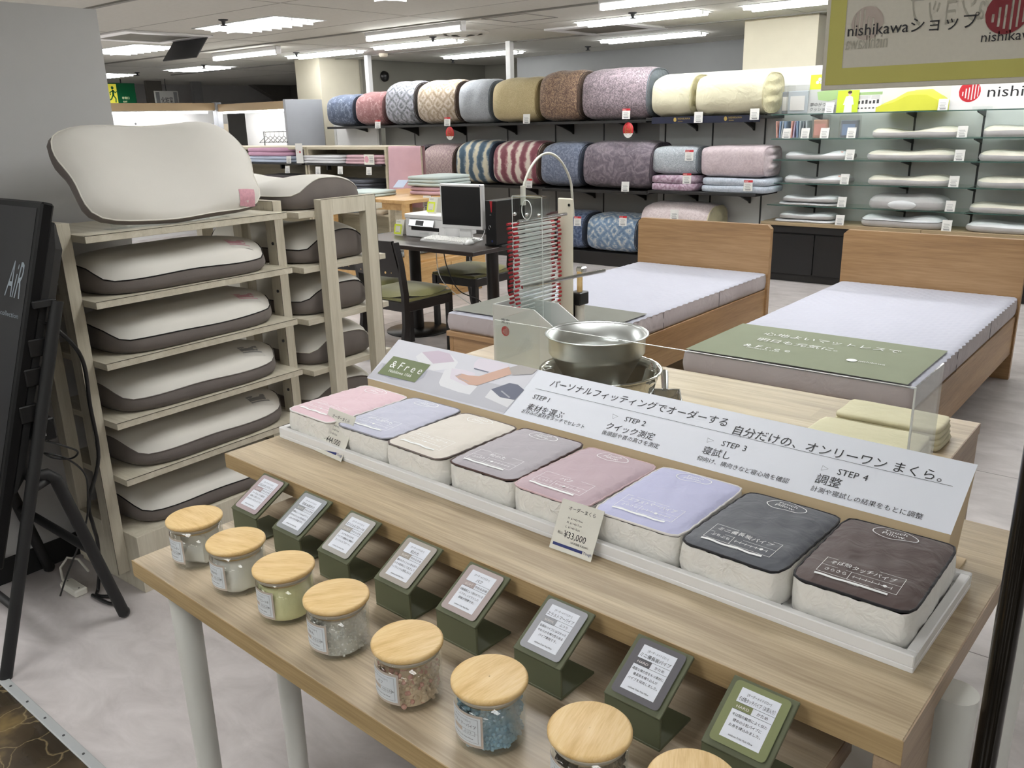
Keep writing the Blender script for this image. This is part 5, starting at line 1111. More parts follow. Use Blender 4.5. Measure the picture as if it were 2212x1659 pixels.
bed(BX1, BY1, 'oak bed on the left with a grey mat across its foot', 'white quilted mattress on the left bed'); bed(BX2, BY2, 'oak bed on the right with a green printed mat across its foot', 'white quilted mattress on the right bed')
def sheet_mat(x0, x1, y0, y1, m, name, label):
    t = thing(name, label, 'mat', (x0, y0, ZMT+.006), 0); MB().grid(lambda u, v: ((x1-x0)*u, (y1-y0)*v, .004*math.sin(u*PI)*.5), 10, 8).build('cloth', m, t); 
    return t
a = onz(1505, 757, .492); b = onz(2038, 757, .492); c = onz(1962, 818, .492); d = onz(1617, 699, .492)
mx0, mx1, my0, my1 = BX2+.012, c.x+.02, a.y, (b.y+d.y)/2
t = sheet_mat(mx0, mx1, my0, my1, 'mat_sage', 'printed_mat', 'sage green printed mat lying across the foot of the right bed')
def mx(px, py): p = onz(px, py, .495); return p.x-mx0, p.y-my0
def mtx(body, p0, p1): 
    q0, q1 = mx(*p0), mx(*p1); v, f = glyphs(body); u = max(k[0] for k in v)-min(k[0] for k in v); return (body, q0[0], q0[1], (q1[0]-q0[0])/u, 'l')
_ml = ([mtx('心地よいマットレスで', (1648, 722), (1948, 760)), mtx('明日も元気に。', (1634, 734), (1812, 757)), mtx('& F r e e', (1604, 746), (1706, 760)), mtx('Nishikawa 1566', (1612, 750), (1682, 760)), mtx('nishikawa', (1854, 781), (1912, 789))])
for _l in _ml: sheet(text2d([_l]), 'lettering', 'white_print', t, lambda p: (p[0], p[1], .0042))
Vt, Ft = [], []; q = mx(1840, 778); disc2d(Vt, Ft, q[0], q[1], .022, 20)
sheet((Vt, Ft), 'logo_print', 'white_print', t, lambda p: (p[0], p[1], .0042))
sheet_mat(BX1+.01, BX1+BW-.01, BY1+.02, BY1+.52, 'mat_grey', 'foot_mat', 'plain grey mat lying across the foot of the left bed')

# ---------------------------------------------------------------- bowls, scoop, gauge, acrylic screen on the work table
plain('alu', '#d3d7d6', .32, 1, vary=.03); plain('inox', '#c4c4bf', .08, 1); 
BC = ony(1297, 790, 1.935)
t = thing('steel_bowl', 'large polished steel mixing bowl holding another bowl', 'bowl', (BC.x, BC.y, ZB)); R1 = .171; H1 = .128
MB().lathe([(.001, .0), (.085, 0), (.11, .008), (.145, .05), (.16, .10), (.162, H1-.004), (R1, H1), (R1+.003, H1-.003), (R1+.001, H1-.006), (.164, H1-.008), (.158, .10), (.143, .052), (.108, .011), (.085, .003), (.001, .003)][::1], 64).build('bowl', 'inox', t)
UC = ony(1289, 717, 1.95)
t = thing('aluminium_bowl', 'matte aluminium bowl nested in the steel bowl', 'bowl', (UC.x, UC.y, ZB+.055)); R2 = .144; H2 = UC.z-ZB-.055
MB().lathe([(.001, 0), (.062, 0), (.078, .012), (.128, H2-.065), (.136, H2-.055), (.137, H2-.004), (R2, H2), (R2+.003, H2-.003), (R2, H2-.006), (.134, H2-.006), (.133, H2-.055), (.124, H2-.063), (.075, .015), (.06, .003), (.001, .003)], 64).build('bowl', 'alu', t)
p = onz(1438, 860, ZB+.02); t = thing('scoop', 'stainless steel scoop lying beside the bowls', 'scoop', (p.x, p.y, ZB), .55)
def scp(u, v):
    a = PI*(u)+PI; x = .042*math.cos(a); z = .030+.028*math.sin(a)*1.0; y = -.05+.10*v
    if v > .95: x *= .9
    return (x, y-(.02*(1-math.sin(PI*u)))*(1-v), z+.002)
MB().grid(scp, 20, 8).build('pan', 'chrome', t); MB().prism([(.042*math.cos(PI+PI*k/16), .05, .032+.028*math.sin(PI+PI*k/16)) for k in range(17)], (0, .0015, 0)).build('back_plate', 'chrome', t)
MB().tube([(.042, -.06, .031), (.042, .05, .031), (-.042, .05, .031), (-.042, -.06, .031)], .002, 6).build('rim_wire', 'chrome', t); MB().cyl((0, .05, .025), (0, .14, .055), .010, .012, 16).build('handle', 'chrome', t)
# acrylic screen
glass('acrylic_side', (.86, .88, .87), .16, .05)
ZA = .97; AL = onz(1057, 694, ZA); AR = onz(1979, 839, ZA); AB = onz(2054, 787, ZA)
t = thing('acrylic_screen', 'clear L-shaped acrylic screen around the bowls', 'acrylic screen', (AR.x, AR.y, ZB))
ay = 0; hgt = ZA-ZB
MB().bx(AL.x-AR.x, 0, ay, ay+.005, 0, hgt, .0006).build('front_pane', 'acrylic', t); MB().bx(-.005, 0, .005, AB.y-AR.y, 0, hgt, .0006).build('side_pane', 'acrylic_side', t); MB().bx(AL.x-AR.x, AL.x-AR.x+.005, .005, .2, 0, hgt, .0006).build('side_pane', 'acrylic', t)
plain('acr_edge', '#e6eceb', .15)
MB().bx(AL.x-AR.x, 0, ay+.001, ay+.004, hgt-.0006, hgt+.0006).build('polished_edge', 'acr_edge', t); MB().bx(-.003, .0006, ay-.0006, ay+.003, 0, hgt).build('polished_edge', 'acr_edge', t)
# frosted box + profile gauge
frosted('frosted_acrylic', '#e6eae9', .2); plain('gauge_red', '#a3202c', .35); plain('gauge_board', '#d6d0bf', .45)
GX, GYn, GYf = -1.80, 2.12, 2.34
fb = thing('gauge_box', 'frosted acrylic box with a red emblem under the measuring gauge', 'box', (0, 0, ZB))
bx0, bx1, by0, by1, bh = ony(1066, 720, 2.08).x, ony(1232, 760, 2.08).x, 2.08, 2.21, ony(1066, 657, 2.08).z-ZB
side = [(bx0, 0), (bx0, bh), (bx0+(bx1-bx0)*.55, bh), (bx1, bh*.62), (bx1, 0)]
MB().prism([(a, by0, b) for a, b in side], (0, .004, 0)).build('front_panel', 'frosted_acrylic', fb); MB().prism([(a, by1-.004, b) for a, b in side], (0, .004, 0)).build('back_panel', 'frosted_acrylic', fb)
MB().bx(bx0, bx0+.004, by0+.004, by1-.004, 0, bh).build('side_panel', 'frosted_acrylic', fb); MB().bx(bx0+.004, bx1, by0+.004, by1-.004, 0, .004).build('base_panel', 'frosted_acrylic', fb)
ex = ony(1092, 715, by0); sheet(emblem2d(0, 0, .0165), 'emblem', 'red_print', fb, lambda p: (ex.x+p[0], by0-.0008, ex.z-ZB+p[1])); et = ony(1083, 697, by0)
sheet(text2d([('東京', 0, 0, .019, 'l')]), 'lettering', 'navy_card', fb, lambda p: (et.x+p[0], by0-.0008, et.z-ZB+p[1]))
gg = thing('profile_gauge', 'clear rod gauge with red tipped pins and a curved hose for measuring necks', 'gauge', (GX, GYn, ZB))
zt = ony(1104, 484, GYn).z-ZB; zb = ony(1104, 770, GYn).z-ZB; n = 32
xa, xb = ony(1104, 560, GYn).x-GX, ony(1117, 560, GYn).x-GX; dy = GYf-GYn
frosted('rod_clear', '#f0f4f4', .35)
ME_ROD = MB().cyl((0, 0, 0), (0, dy, 0), .0032, n=8).mesh('rod'); ME_ROD.materials.append(MATS['rod_clear'])
ME_TIP = MB().cyl((0, -.012, 0), (0, .006, 0), .0042, n=10).mesh('red_tip'); ME_TIP.materials.append(MATS['gauge_red'])
for k in range(n):
    z = zb+(zt-zb)*k/(n-1)
    if z < .02: continue
    for x in (xa, xb): r = link('rod', ME_ROD, None, gg, (x, .004*math.sin(k*1.3+x*50), z)); link('red_tip', ME_TIP, None, r); link('red_tip', ME_TIP, None, r, (0, dy+.008, 0))
zc = ony(1130, 425, GYn).z-ZB
xl, xr = ony(1098, 470, GYn).x-GX, ony(1163, 470, GYn).x-GX
for y in (.02, .055): MB().bx(xl, xr, y, y+.005, .1, zc, .0008).build('guide_plate', 'acrylic', gg)
MB().bx(xl, xr, .02, .06, zc-.006, zc, .001).build('top_plate', 'acrylic', gg); e = MB()
for x in (xl, xr-.002): e.bx(x, x+.0016, .019, .0206, .1, zc)
e.bx(xl, xr, .019, .0206, zc-.002, zc); e.build('polished_edge', 'acr_edge', gg)
MB().tube([((xl+xr)/2+.02*math.cos(a), .018, zt+.045+.03*math.sin(a)) for a in [2*PI*k/20 for k in range(20)]], .0015, 5, closed=True).build('slot_outline', 'acr_edge', gg)
for x in (xl+.012, xr-.012, (xl+xr)/2): MB().sphere((x, .018, zt+.03), .006).build('knob', 'chrome', gg)
MB().cyl(((xl+xr)/2-.02, .0, zt+.008), ((xl+xr)/2+.0, dy+.01, zt+.012), .0065, n=12).build('guide_rod', 'chrome', gg); MB().cyl(((xl+xr)/2-.01, .0, (zt+zb)/2+.02), ((xl+xr)/2+.09, dy+.11, (zt+zb)/2+.035), .006, n=12).build('guide_rod', 'chrome', gg)
zz = ony(1220, 428, GYf+.02).z-ZB; bl, br = ony(1204, 560, GYf+.02).x-GX, ony(1236, 560, GYf+.02).x-GX
MB().bx(bl, br, dy+.022, dy+.030, .0, zz, .004).build('back_board', 'gauge_board', gg); MB().cyl((br-.012, dy+.021, zz-.022), (br-.012, dy+.019, zz-.022), .005, n=12).build('screw', 'chrome', gg)
hx0, hy0, hz0 = ony(1128, 428, GYn+.03).x-GX, .035, zc
pts = []
for k in range(25):
    u = k/24; a = PI*(1-u); mxx = (hx0+br-.006)/2; rx = (br-.006-hx0)/2; pts.append((mxx+rx*math.cos(a), hy0+(dy-.01)*u, hz0+.02+.105*math.sin(a)**.8*(1.0)))
fabric('hose', '#c9c9bf', .35, 30, .05); MB().tube([(hx0, hy0, hz0-.03)]+pts+[(br-.004, dy+.034, zz-.06)], .0042, 8).build('hose', 'hose', gg); MB().cyl((hx0, hy0, hz0-.03), (hx0, hy0, hz0+.03), .0085, n=12).build('fitting', 'hose', gg)
pc = ony(1247, 650, GYf+.06); px_ = pc.x-GX
MB().cyl((px_, dy+.075, .0), (px_, dy+.075, (zt+zb)/2-.06), .017, n=18).build('pump_cylinder', 'paper', gg); MB().cyl((px_, dy+.075, (zt+zb)/2-.06), (px_, dy+.075, (zt+zb)/2+.03), .010, n=14).build('pump_shaft', 'bamboo', gg)
MB().bx(px_-.026, px_+.022, dy+.045, dy+.10, (zt+zb)/2-.085, (zt+zb)/2-.04, .003).build('clamp', 'black_plastic', gg); MB().bx(px_-.032, px_-.018, dy+.04, dy+.08, .0, (zt+zb)/2-.05, .002).build('clamp_post', 'black_plastic', gg); MB().box((px_, dy+.085, (zt+zb)/2+.035), (.03, .03, .022), .005).build('hose_joint', 'chrome', gg)
# folded cream covers
crumple('cover_cream', '#d9d2b2', 22, .25, .8)
a = onz(1760, 935, ZB+.04); b = onz(2040, 930, ZB+.04)
x0 = onz(1800, 872, ZB+.06).x
folded(-.695, -.432, 2.135, 2.275, ZB, .057, 'cover_cream', 'folded cream pillow cover at the back of the work table', 4, 'pillow cover', 'pillow_cover', 'cream pillow covers on the work table', sq=16)
folded(-.715, -.438, 1.86, 2.12, ZB, .05, 'cover_cream', 'folded cream pillow cover nearer the sign', 4, 'pillow cover', 'pillow_cover', 'cream pillow covers on the work table', sq=16)

# ---------------------------------------------------------------- banner on its pole, top right
plain('banner_cloth', '#cfcabd', .8, vary=.02, vscale=200); plain('banner_border', '#bdb765', .75); plain('banner_edge', '#b5afa3', .8); plain('ghost_print', '#a9a598', .8); plain('ghost_red', '#b4a79e', .8); plain('banner_red', '#7d1f27', .6); plain('pole_black', '#24211d', .15, .6)
YB = 1.02; A0 = ony(1772.6, 196, YB)
bn = thing('sign_stand', 'beige shop banner with yellow border on a dark pole at the right edge', 'sign', (A0.x, YB, A0.z)); BWd, BHt = .62, .30
cl = MB().bx(0, BWd, 0, .003, 0, BHt, .0005).build('banner', 'banner_cloth', bn)
V, F = [], []; frame2d(V, F, .0045, .0055, BWd-.0045, BHt-.0055, .0175); sheet((V, F), 'yellow_border', 'banner_border', cl, lambda p: (p[0], -.0005, p[1]))
def bp(px, py): p = ony(px, py, YB); return p.x-A0.x, p.z-A0.z
def btx(body, p0, p1, sq=True): 
    q0, q1 = bp(*p0), bp(*p1); v, f = glyphs(body); u = max(k[0] for k in v)-min(k[0] for k in v); return (body, q0[0], q0[1], (q1[0]-q0[0])/u, 'l')
sheet(text2d([btx('nishikawaショップ', (1831, 79), (2113, 57)), btx('nishikawa', (2119, 91), (2245, 81))]), 'lettering', 'ink', cl, lambda p: (p[0], -.0009, p[1]))
e = bp(2176, 28); sheet(emblem2d(e[0], e[1], .0195), 'emblem', 'banner_red', cl, lambda p: (p[0], -.0009, p[1]))
g = bp(1874, 50); VV, FF = emblem2d(0, 0, .017); sheet(([(-a+g[0], b+g[1]) for a, b in VV], FF), 'ghost_emblem', 'ghost_red', cl, lambda p: (p[0], -.0006, p[1]))
q0, q1 = bp(1826, 108), bp(1916, 100)
VV, FF = text2d([('nishikawa', 0, 0, .02, 'l', q1[0]-q0[0])]); sheet(([(q1[0]-a, q0[1]+b) for a, b in VV], FF), 'ghost_lettering', 'ghost_print', cl, lambda p: (p[0], -.0006, p[1]))
q0, q1 = bp(1930, 66), bp(2212, 45); VV, FF = text2d([('nishikawaショップ', 0, 0, .038, 'l', (q1[0]-q0[0])*1.05)]); sheet(([(q1[0]+.02-a, q0[1]+.004+b) for a, b in VV], FF), 'ghost_lettering', 'ghost_print', cl, lambda p: (p[0], -.0006, p[1]))
pp = ony(2168, 1400, YB-.05); bxp = pp.x-A0.x
MB().cyl((bxp, -.05, -A0.z+.01), (bxp, -.05, BHt+.02), .0125, n=20).build('pole', 'pole_black', bn); MB().lathe([(.001, 0), (.15, 0), (.15, .006), (.03, .014), (.013, .02), (.001, .02)], 32, (bxp+.1, -.05, -A0.z)).build('base', 'pole_black', bn)
MB().bx(bxp, BWd*.6, -.05, .0, BHt-.004, BHt+.006).build('arm', 'pole_black', bn)
# ---------------------------------------------------------------- desk with computer
wood('wenge', '#1f1714', '#2a201b', '#33271f', 0, 1.5, .35, stretch=8); plain('wenge_dark', '#15110f', .4); fabric('green_velvet', '#6d6a3a', .8, 120, .3, .12, 3, .5)
ZD = .70; DX1, DY0 = -3.645, 4.03
dk = thing('desk', 'dark brown desk with the computer and printer', 'desk', (DX1, DY0, 0), 0)
MB().bx(-1.25, 0, 0, .72, ZD-.028, ZD, .003).build('desk_top', 'wenge', dk)
for xx in (-.90, -.145):
    l = MB().cyl((xx, .36, .02), (xx, .36, ZD-.028), .042, n=24).build('leg', 'wenge_dark', dk); MB().lathe([(.001, 0), (.24, 0), (.24, .008), (.06, .018), (.042, .022)], 40, (xx, .36, 0)).build('base_plate', 'wenge_dark', l)
h = MB().tube([(-.02, -.004, ZD-.03), (-.02, -.004, ZD-.05), (-.012, -.004, ZD-.06), (-.004, -.004, ZD-.05)], .003, 6).build('bag_hook', 'chrome', dk)
def chair(loc, rot, label):
    t = thing('dining_chair', label, 'chair', loc, rot, 'dark chairs with green seats'); W2, D2 = .43, .44
    def seat(u, v):
        a, b = rr(2*u-1, 2*v-1, 5); e = (1-abs(a)**4)*(1-abs(b)**4); return (a*W2/2, b*D2/2+.0, .415+.045*max(0, e)**.4)
    MB().grid(seat, 16, 16).build('seat', 'green_velvet', t)
    s = MB(); s.bx(-W2/2+.005, W2/2-.005, -D2/2+.005, D2/2-.005, .395, .418, .006); s.build('seat_base', 'green_velvet', t)
    for x in (-1, 1):
        MB().prism([(x*(W2/2-.02)-.018, D2/2-.045, .40), (x*(W2/2-.02)+.018, D2/2-.045, .40), (x*(W2/2-.02)+.018, D2/2-.008, .40), (x*(W2/2-.02)-.018, D2/2-.008, .40)], (0, 0, -.40)).build('leg', 'wenge_dark', t)
        p = [(x*(W2/2-.012), -D2/2-.05, .0), (x*(W2/2-.012), -D2/2+.0, .25), (x*(W2/2-.012), -D2/2+.005, .45), (x*(W2/2-.012), -D2/2-.02, .65), (x*(W2/2-.012), -D2/2-.055, .79)]
        m = MB(); q = []
        for (a, b, c) in p: q += [(a-.014, b-.022, c), (a+.014, b-.022, c), (a+.014, b+.022, c), (a-.014, b+.022, c)]
        m.add(q, [(i*4+j, i*4+(j+1) % 4, i*4+4+(j+1) % 4, i*4+4+j) for i in range(4) for j in range(4)]+[(3, 2, 1, 0), (16, 17, 18, 19)]).build('leg', 'wenge_dark', t)
        MB().bx(x*(W2/2-.012)-.012, x*(W2/2-.012)+.012, -D2/2, D2/2-.03, .335, .396, .003).build('apron', 'wenge_dark', t)
    MB().bx(-W2/2, W2/2, D2/2-.035, D2/2-.015, .335, .396, .003).build('apron', 'wenge_dark', t); MB().bx(-W2/2, W2/2, -D2/2-.005, -D2/2+.015, .335, .396, .003).build('apron', 'wenge_dark', t)
    def bk(u, v, o): x = (u-.5)*(W2-.03); z = .565+.235*v; return (x, -D2/2-.012-(z-.55)*.24-.02*(1-(2*u-1)**2)+o, z)
    m = MB(); m.grid(lambda u, v: bk(u, v, .012), 14, 8); m2 = MB().grid(lambda u, v: bk(1-u, v, -.012), 14, 8); m.add(m2.v, m2.f, True)
    for a, b in (((0, 1), 0), ((0, 1), 1)):
        v_ = b; m.grid(lambda u, w_: bk(u, v_, .012-.024*w_) if v_ else bk(1-u, v_, .012-.024*w_), 14, 1, False)
    m.build('backrest', 'wenge_dark', t)
    for k in range(7):
        r_ = .008 if k % 2 else .0035; u = .14+.12*k; a = bk(u, .12, -.0135); o = MB().cyl(a, (a[0], a[1]-.001, a[2]), r_, n=10).build('peg', 'bamboo', t)
        a = bk(u, .12, .0135); MB().cyl((a[0], a[1]+.001, a[2]), a, r_, n=10).build('peg', 'bamboo', t)
    return t
fr = onz(973.7, 754.8, 0)
chair((fr.x-.195, fr.y-.19, 0), 0, 'dark chair with a green seat pushed up to the desk front')
chair((fr.x-.66, fr.y-.16, 0), .05, 'dark chair with a green seat half hidden behind the second rack')
cc = onz(1085, 690, 0); chair((-4.34, 4.78, 0), PI+.03, 'dark chair with a green seat on the far right side of the desk')
def od(px, py, z=ZD): return onz(px, py, z)
# printer
p = od(862, 511); q = od(920, 512); pr = thing('printer', 'white inkjet printer with a small display at the desk edge', 'printer', (p.x+.02, p.y+.05, ZD), 0)
wp = .40; dp = .34; hp = .165
MB().bx(0, wp, .0, dp, 0, hp-.035, .006).build('body', 'white_gloss', pr); MB().bx(-.003, wp+.003, -.003, dp, hp-.034, hp, .006).build('scanner_lid', 'white_gloss', pr)
MB().box((wp*.45, -.012, hp-.062), (wp*.62, .012, .055), .004, Matrix.Rotation(-.35, 3, 'X')).build('control_panel', 'steel', pr); MB().box((wp*.42, -.019, hp-.06), (.075, .002, .036), 0, Matrix.Rotation(-.35, 3, 'X')).build('display', 'grey_dark', pr)
MB().bx(wp*.16, wp*.86, -.002, .01, .05, .075).build('paper_slot', 'black_plastic', pr); MB().bx(wp*.16, wp*.86, -.012, .002, .004, .046, .003).build('paper_tray', 'white_gloss', pr)
MB().bx(wp*.4, wp*.62, -.0145, -.011, .026, .038).build('tray_grip', 'panel_light', pr)
def tent(loc, label, rot=0):
    t = thing('tent_card', label, 'tent card', loc, rot, 'lime framed tent cards on the desk'); w_, h_ = .085, .115
    for s in (-1, 1):
        M = Matrix.Rotation(s*.24, 3, 'X'); b = MB().box((0, -s*-.0 - (.027 if s < 0 else -.027)*1 + 0, h_/2*.97), (w_, .0012, h_), 0, Matrix.Rotation(-.235 if s < 0 else .235, 3, 'X')).build('panel', 'paper_card', t)
    fn = lambda p: (p[0], -.055+p[1]*math.sin(.235)-.0009, p[1]*math.cos(.235)+.0005)
    V, F = [], []; frame2d(V, F, -w_/2+.004, .012, w_/2-.004, .085, .013); sheet((V, F), 'lime_frame', 'lime_print', t, lambda p: fn(p)); V, F = [], []
    for k in range(2): rect2d(V, F, -.02, .098+.007*k, .02, .1005+.007*k)
    rect2d(V, F, -.014, .028, .014, .030); sheet((V, F), 'print_lines', 'print_grey', t, fn)
    return t
tent((pr.location.x+.20, pr.location.y+.12, ZD+hp+.001), 'white tent card with lime frame standing on the printer'); p = od(855, 509); tent((p.x+.01, p.y+.06, ZD), 'white tent card with lime frame standing on the desk before the printer')
# monitor
p = od(985, 520); mo = thing('monitor', 'black screen monitor with a white frame on the desk', 'monitor', (p.x+.06, p.y-.0, ZD), .06)
mw, mh, mz = .375, .305, .085
MB().bx(-mw/2, mw/2, 0, .035, mz, mz+mh, .006).build('frame', 'white_gloss', mo); MB().bx(-mw/2+.017, mw/2-.017, -.0015, .001, mz+.025, mz+mh-.017).build('screen', 'black_plastic', mo)
MB().bx(-.055, .055, .035, .06, .004, mz+.12, .006).build('neck', 'white_gloss', mo); MB().lathe([(.001, 0), (.12, 0), (.12, .008), (.05, .016), (.001, .016)], 36, (0, .04, 0)).build('foot', 'white_gloss', mo)
MB().bx(mw/2-.02, mw/2-.012, -.0018, 0, mz+mh-.012, mz+mh-.005).build('sticker', 'navy_print', mo)
# pc tower
p = od(1045, 532); pcw = thing('desktop_computer', 'slim black desktop computer tower with a red stripe', 'computer', (p.x+.012, p.y+.01, ZD), -.02)
MB().bx(0, .095, 0, .30, .012, .30, .003).build('case', 'black_plastic', pcw); MB().bx(-.03, .125, .02, .28, 0, .012, .003).build('foot_stand', 'black_matte', pcw)
MB().prism([(.045, -.001, .297), (.068, -.001, .297), (.062, -.001, .225), (.055, -.001, .225)], (0, -.002, 0)).build('red_stripe', 'red_print', pcw)
MB().tube([(.04+.009*math.cos(a), -.002, .125+.012*math.sin(a)) for a in [2*PI*k/16 for k in range(13)]], .0022, 6).build('power_ring', 'steel', pcw); MB().bx(.042, .056, -.002, 0, .205, .211).build('logo_plate', 'steel', pcw); MB().bx(.052, .062, -.002, 0, .03, .042).build('sticker', 'navy_print', pcw)
# keyboard, mouse, small items
p = od(903, 521); q = od(1000, 533); kb = thing('keyboard', 'white computer keyboard on the desk', 'keyboard', (p.x, p.y+.02, ZD), -.0)
kw = .41; MB().prism([(0, 0, 0), (0, 0, .010), (0, .15, .022), (0, .15, 0)], (kw, 0, 0)).build('case', 'white_gloss', kb)
m = MB(); 
for r in range(5):
    for c in range(18): m.box((.014+c*.0224, .02+r*.026, .0165+r*.0021), (.018, .021, .007), .002)
o = m.build('keys', 'paper', kb); o['kind'] = 'stuff'
p = od(1010, 528); ms_ = thing('computer_mouse', 'white computer mouse beside the keyboard', 'mouse', (p.x+.0, p.y+.02, ZD), .3); MB().sphere((0, 0, .0), 1, 20, 10, (.03, .05, .032)).build('body', 'white_gloss', ms_)
for v in ms_.children[0].data.vertices: v.co.z = max(0, v.co.z)
MB().tube([(0, .05, .01), (.02, .09, .012), (.035, .14, .03), (.03, .19, .06), (.02, .2, .10)], .002, 6).build('cord', 'white_gloss', ms_)
p = od(902, 505); bk_ = thing('receipt_stand', 'small black device with a round top behind the keyboard', 'device', (p.x+.03, p.y+.05, ZD)); MB().bx(-.05, .03, -.03, .03, 0, .018, .004).build('base', 'black_plastic', bk_); MB().cyl((.01, 0, .018), (.01, 0, .06), .024, n=18).build('cup', 'black_plastic', bk_)
cable('computer_cable', [(DX1-.35, DY0+.10, ZD-.03), (DX1-.34, DY0+.12, .55), (DX1-.28, DY0+.16, .40), (DX1-.2, DY0+.3, .30), (DX1-.18, DY0+.4, .1), (DX1-.2, DY0+.5, .008)], .004, 'black_plastic', 'black computer cable hanging under the desk'); cable('computer_cable', [(DX1-.42, DY0+.10, ZD-.03), (DX1-.42, DY0+.12, .5), (DX1-.36, DY0+.18, .38), (DX1-.22, DY0+.32, .22), (DX1-.17, DY0+.38, .05), (DX1-.15, DY0+.5, .008)], .003, 'panel_light', 'thin grey computer cable hanging under the desk')

# ---------------------------------------------------------------- light wood display with folded blankets behind the desk
wood('birch', '#b48d55', '#c49d66', '#d0ad7a', 1, 1.6, .5, stretch=8)
WX, WY0, WY1, ZW = -5.22, 4.97, 5.95, .885
wt = thing('display_counter', 'birch display counter with drawers behind the desk', 'counter', (WX, WY0, 0), 0)
MB().bx(-1.0, 0, 0, .98, ZW-.03, ZW, .002).build('table_top', 'birch', wt); MB().bx(-.98, -.02, .02, .06, ZW-.085, ZW-.03).build('front_rail', 'birch', wt)
for a, b in ((-.05, 0), (-.05, .93), (-.98, 0), (-.98, .93)): MB().bx(a, a+.05, b, b+.05, .345, ZW-.03, .002).build('post', 'birch', wt)
MB().bx(-1.0, 0, 0, .98, .05, .345, .002).build('cabinet_body', 'birch', wt); MB().bx(-.97, -.03, .03, .95, 0, .05).build('toe_kick', 'birch', wt); MB().bx(-.95, -.05, .02, .96, .345, .36).build('lower_shelf', 'birch', wt)
for k in range(2): MB().bx(.0, .012, .05+k*.46, .50+k*.46, .075, .315, .002).build('door', 'birch', wt)
fabric('towel_mint', '#bcc8c6', .95, 200, .4); fabric('towel_pink', '#c7a4ad', .95, 200, .4); fabric('towel_white', '#d8d8dc', .95, 200, .4); fabric('towel_rose', '#c79db6', .95, 200, .4); fabric('towel_grey', '#77797f', .95, 200, .4); fabric('towel_slate', '#565860', .95, 200, .4); fabric('towel_sand', '#c7bba6', .95, 200, .4); fabric('towel_blue', '#b5bfd2', .95, 200, .4); fabric('towel_char', '#4b4548', .95, 200, .4); fabric('towel_lilac', '#c4c0d6', .95, 200, .4); damask('towel_pattern', '#5f6c74', '#8d98a0', '#c5cbd0', 20, 'floral')
G1 = 'folded blankets on the birch counter'
folded(WX-.95, WX-.5, WY0+.05, WY0+.42, ZW, .045, 'towel_mint', 'pale mint folded blanket spread at the front of the birch counter', 2, 'blanket', 'folded_blanket', G1)
folded(WX-.45, WX-.04, WY0+.45, WY0+.9, ZW, .07, 'towel_pink', 'pink folded blanket under the mint one on the birch counter', 2, 'blanket', 'folded_blanket', G1); folded(WX-.47, WX-.03, WY0+.44, WY0+.9, ZW+.075, .085, 'towel_mint', 'pale mint folded blanket on the pink one, birch counter', 3, 'blanket', 'folded_blanket', G1)
folded(WX-.8, WX-.3, WY0+.1, WY0+.7, .362, .16, 'towel_pattern', 'patterned blue grey blanket roll inside the birch counter', 3, 'blanket', 'folded_blanket', G1)
p = ony(913, 448, WY0+.1); price_tag(onx(922, 447, WX-.02), 'white price card on the birch counter edge', False, False, 1.2)
p = ony(905, 402, WY0+.2); t = thing('leaflet', 'small printed leaflet lying on the mint blanket', 'leaflet', (WX-.42, WY0+.36, ZW+.10), (.5, 0, .3)); MB().bx(-.05, .05, -.06, .06, 0, .002).build('board', 'towel_blue', t)

# ---------------------------------------------------------------- cream shelf units with towels (middle left)
wood('unit_cream', '#a89f88', '#b9b099', '#c4bca6', 0, 1.5, .6, stretch=8)
YU = 6.02
def unit(x0, x1, zt, label):
    t = thing('shelf_unit', label, 'shelf unit', (x0, YU, 0), 0, 'cream shelf units with folded textiles'); w_ = x1-x0
    MB().bx(0, w_, .0, .42, zt-.03, zt, .002).build('top_board', 'unit_cream', t); MB().bx(0, .03, 0, .42, 0, zt-.03, .002).build('side_panel', 'unit_cream', t); MB().bx(w_-.03, w_, 0, .42, 0, zt-.03, .002).build('side_panel', 'unit_cream', t); MB().bx(.03, w_-.03, .40, .42, 0, zt-.03).build('back_panel', 'unit_cream', t)
    for z in (.30, .60, .84): MB().bx(.03, w_-.03, .02, .40, z-.02, z).build('shelf', 'unit_cream', t)
    MB().bx(.02, w_-.02, -.05, .40, 1.085, 1.10).build('shelf', 'black_shelf', t)
    for k in (.25, .75): MB().bx(w_*k, w_*k+.02, .0, .05, 1.035, 1.085).build('bracket', 'black_shelf', t)
    return t
UXs = [-9.2, -7.95, -6.99, -5.99]; UXs = [cx(450, 330, YU), cx(661, 330, YU), cx(835, 330, YU)]
unit(UXs[0], UXs[1]-.01, 1.275, 'cream shelf unit with pink and blue towels on the left'); unit(UXs[1]+.01, UXs[2]-.005, 1.275, 'cream shelf unit with pale towels beside the pink throw')
G2 = 'folded textiles on the cream shelf units'
def tw(pa, pb, py, z, h, m, l, layers=2, y0=YU-.04, d=.36): folded(cx(pa, py, YU), cx(pb, py, YU), y0, y0+d, z, h, m, l, layers, 'folded textile', 'folded_textile', G2)
ZS = 1.101
tw(536, 636, 345, ZS, .07, 'towel_blue', 'pale blue folded towel under the rose towel', 2); tw(534, 628, 330, ZS+.073, .09, 'towel_rose', 'rose pink folded towel on the left cream unit', 2); tw(651, 742, 345, ZS, .085, 'towel_white', 'white folded towel on the right cream unit', 3); tw(745, 832, 345, ZS, .09, 'towel_pink', 'pale pink folded towels on the right cream unit', 3)
tw(560, 650, 392 , .841, .12, 'towel_char', 'charcoal folded textile on the left cream unit', 2); tw(653, 735, 392 , .841, .10, 'towel_grey', 'grey and white folded textile on the right cream unit', 2); tw(738, 800, 398 , .841, .10, 'towel_slate', 'slate folded textile on the right cream unit', 3)
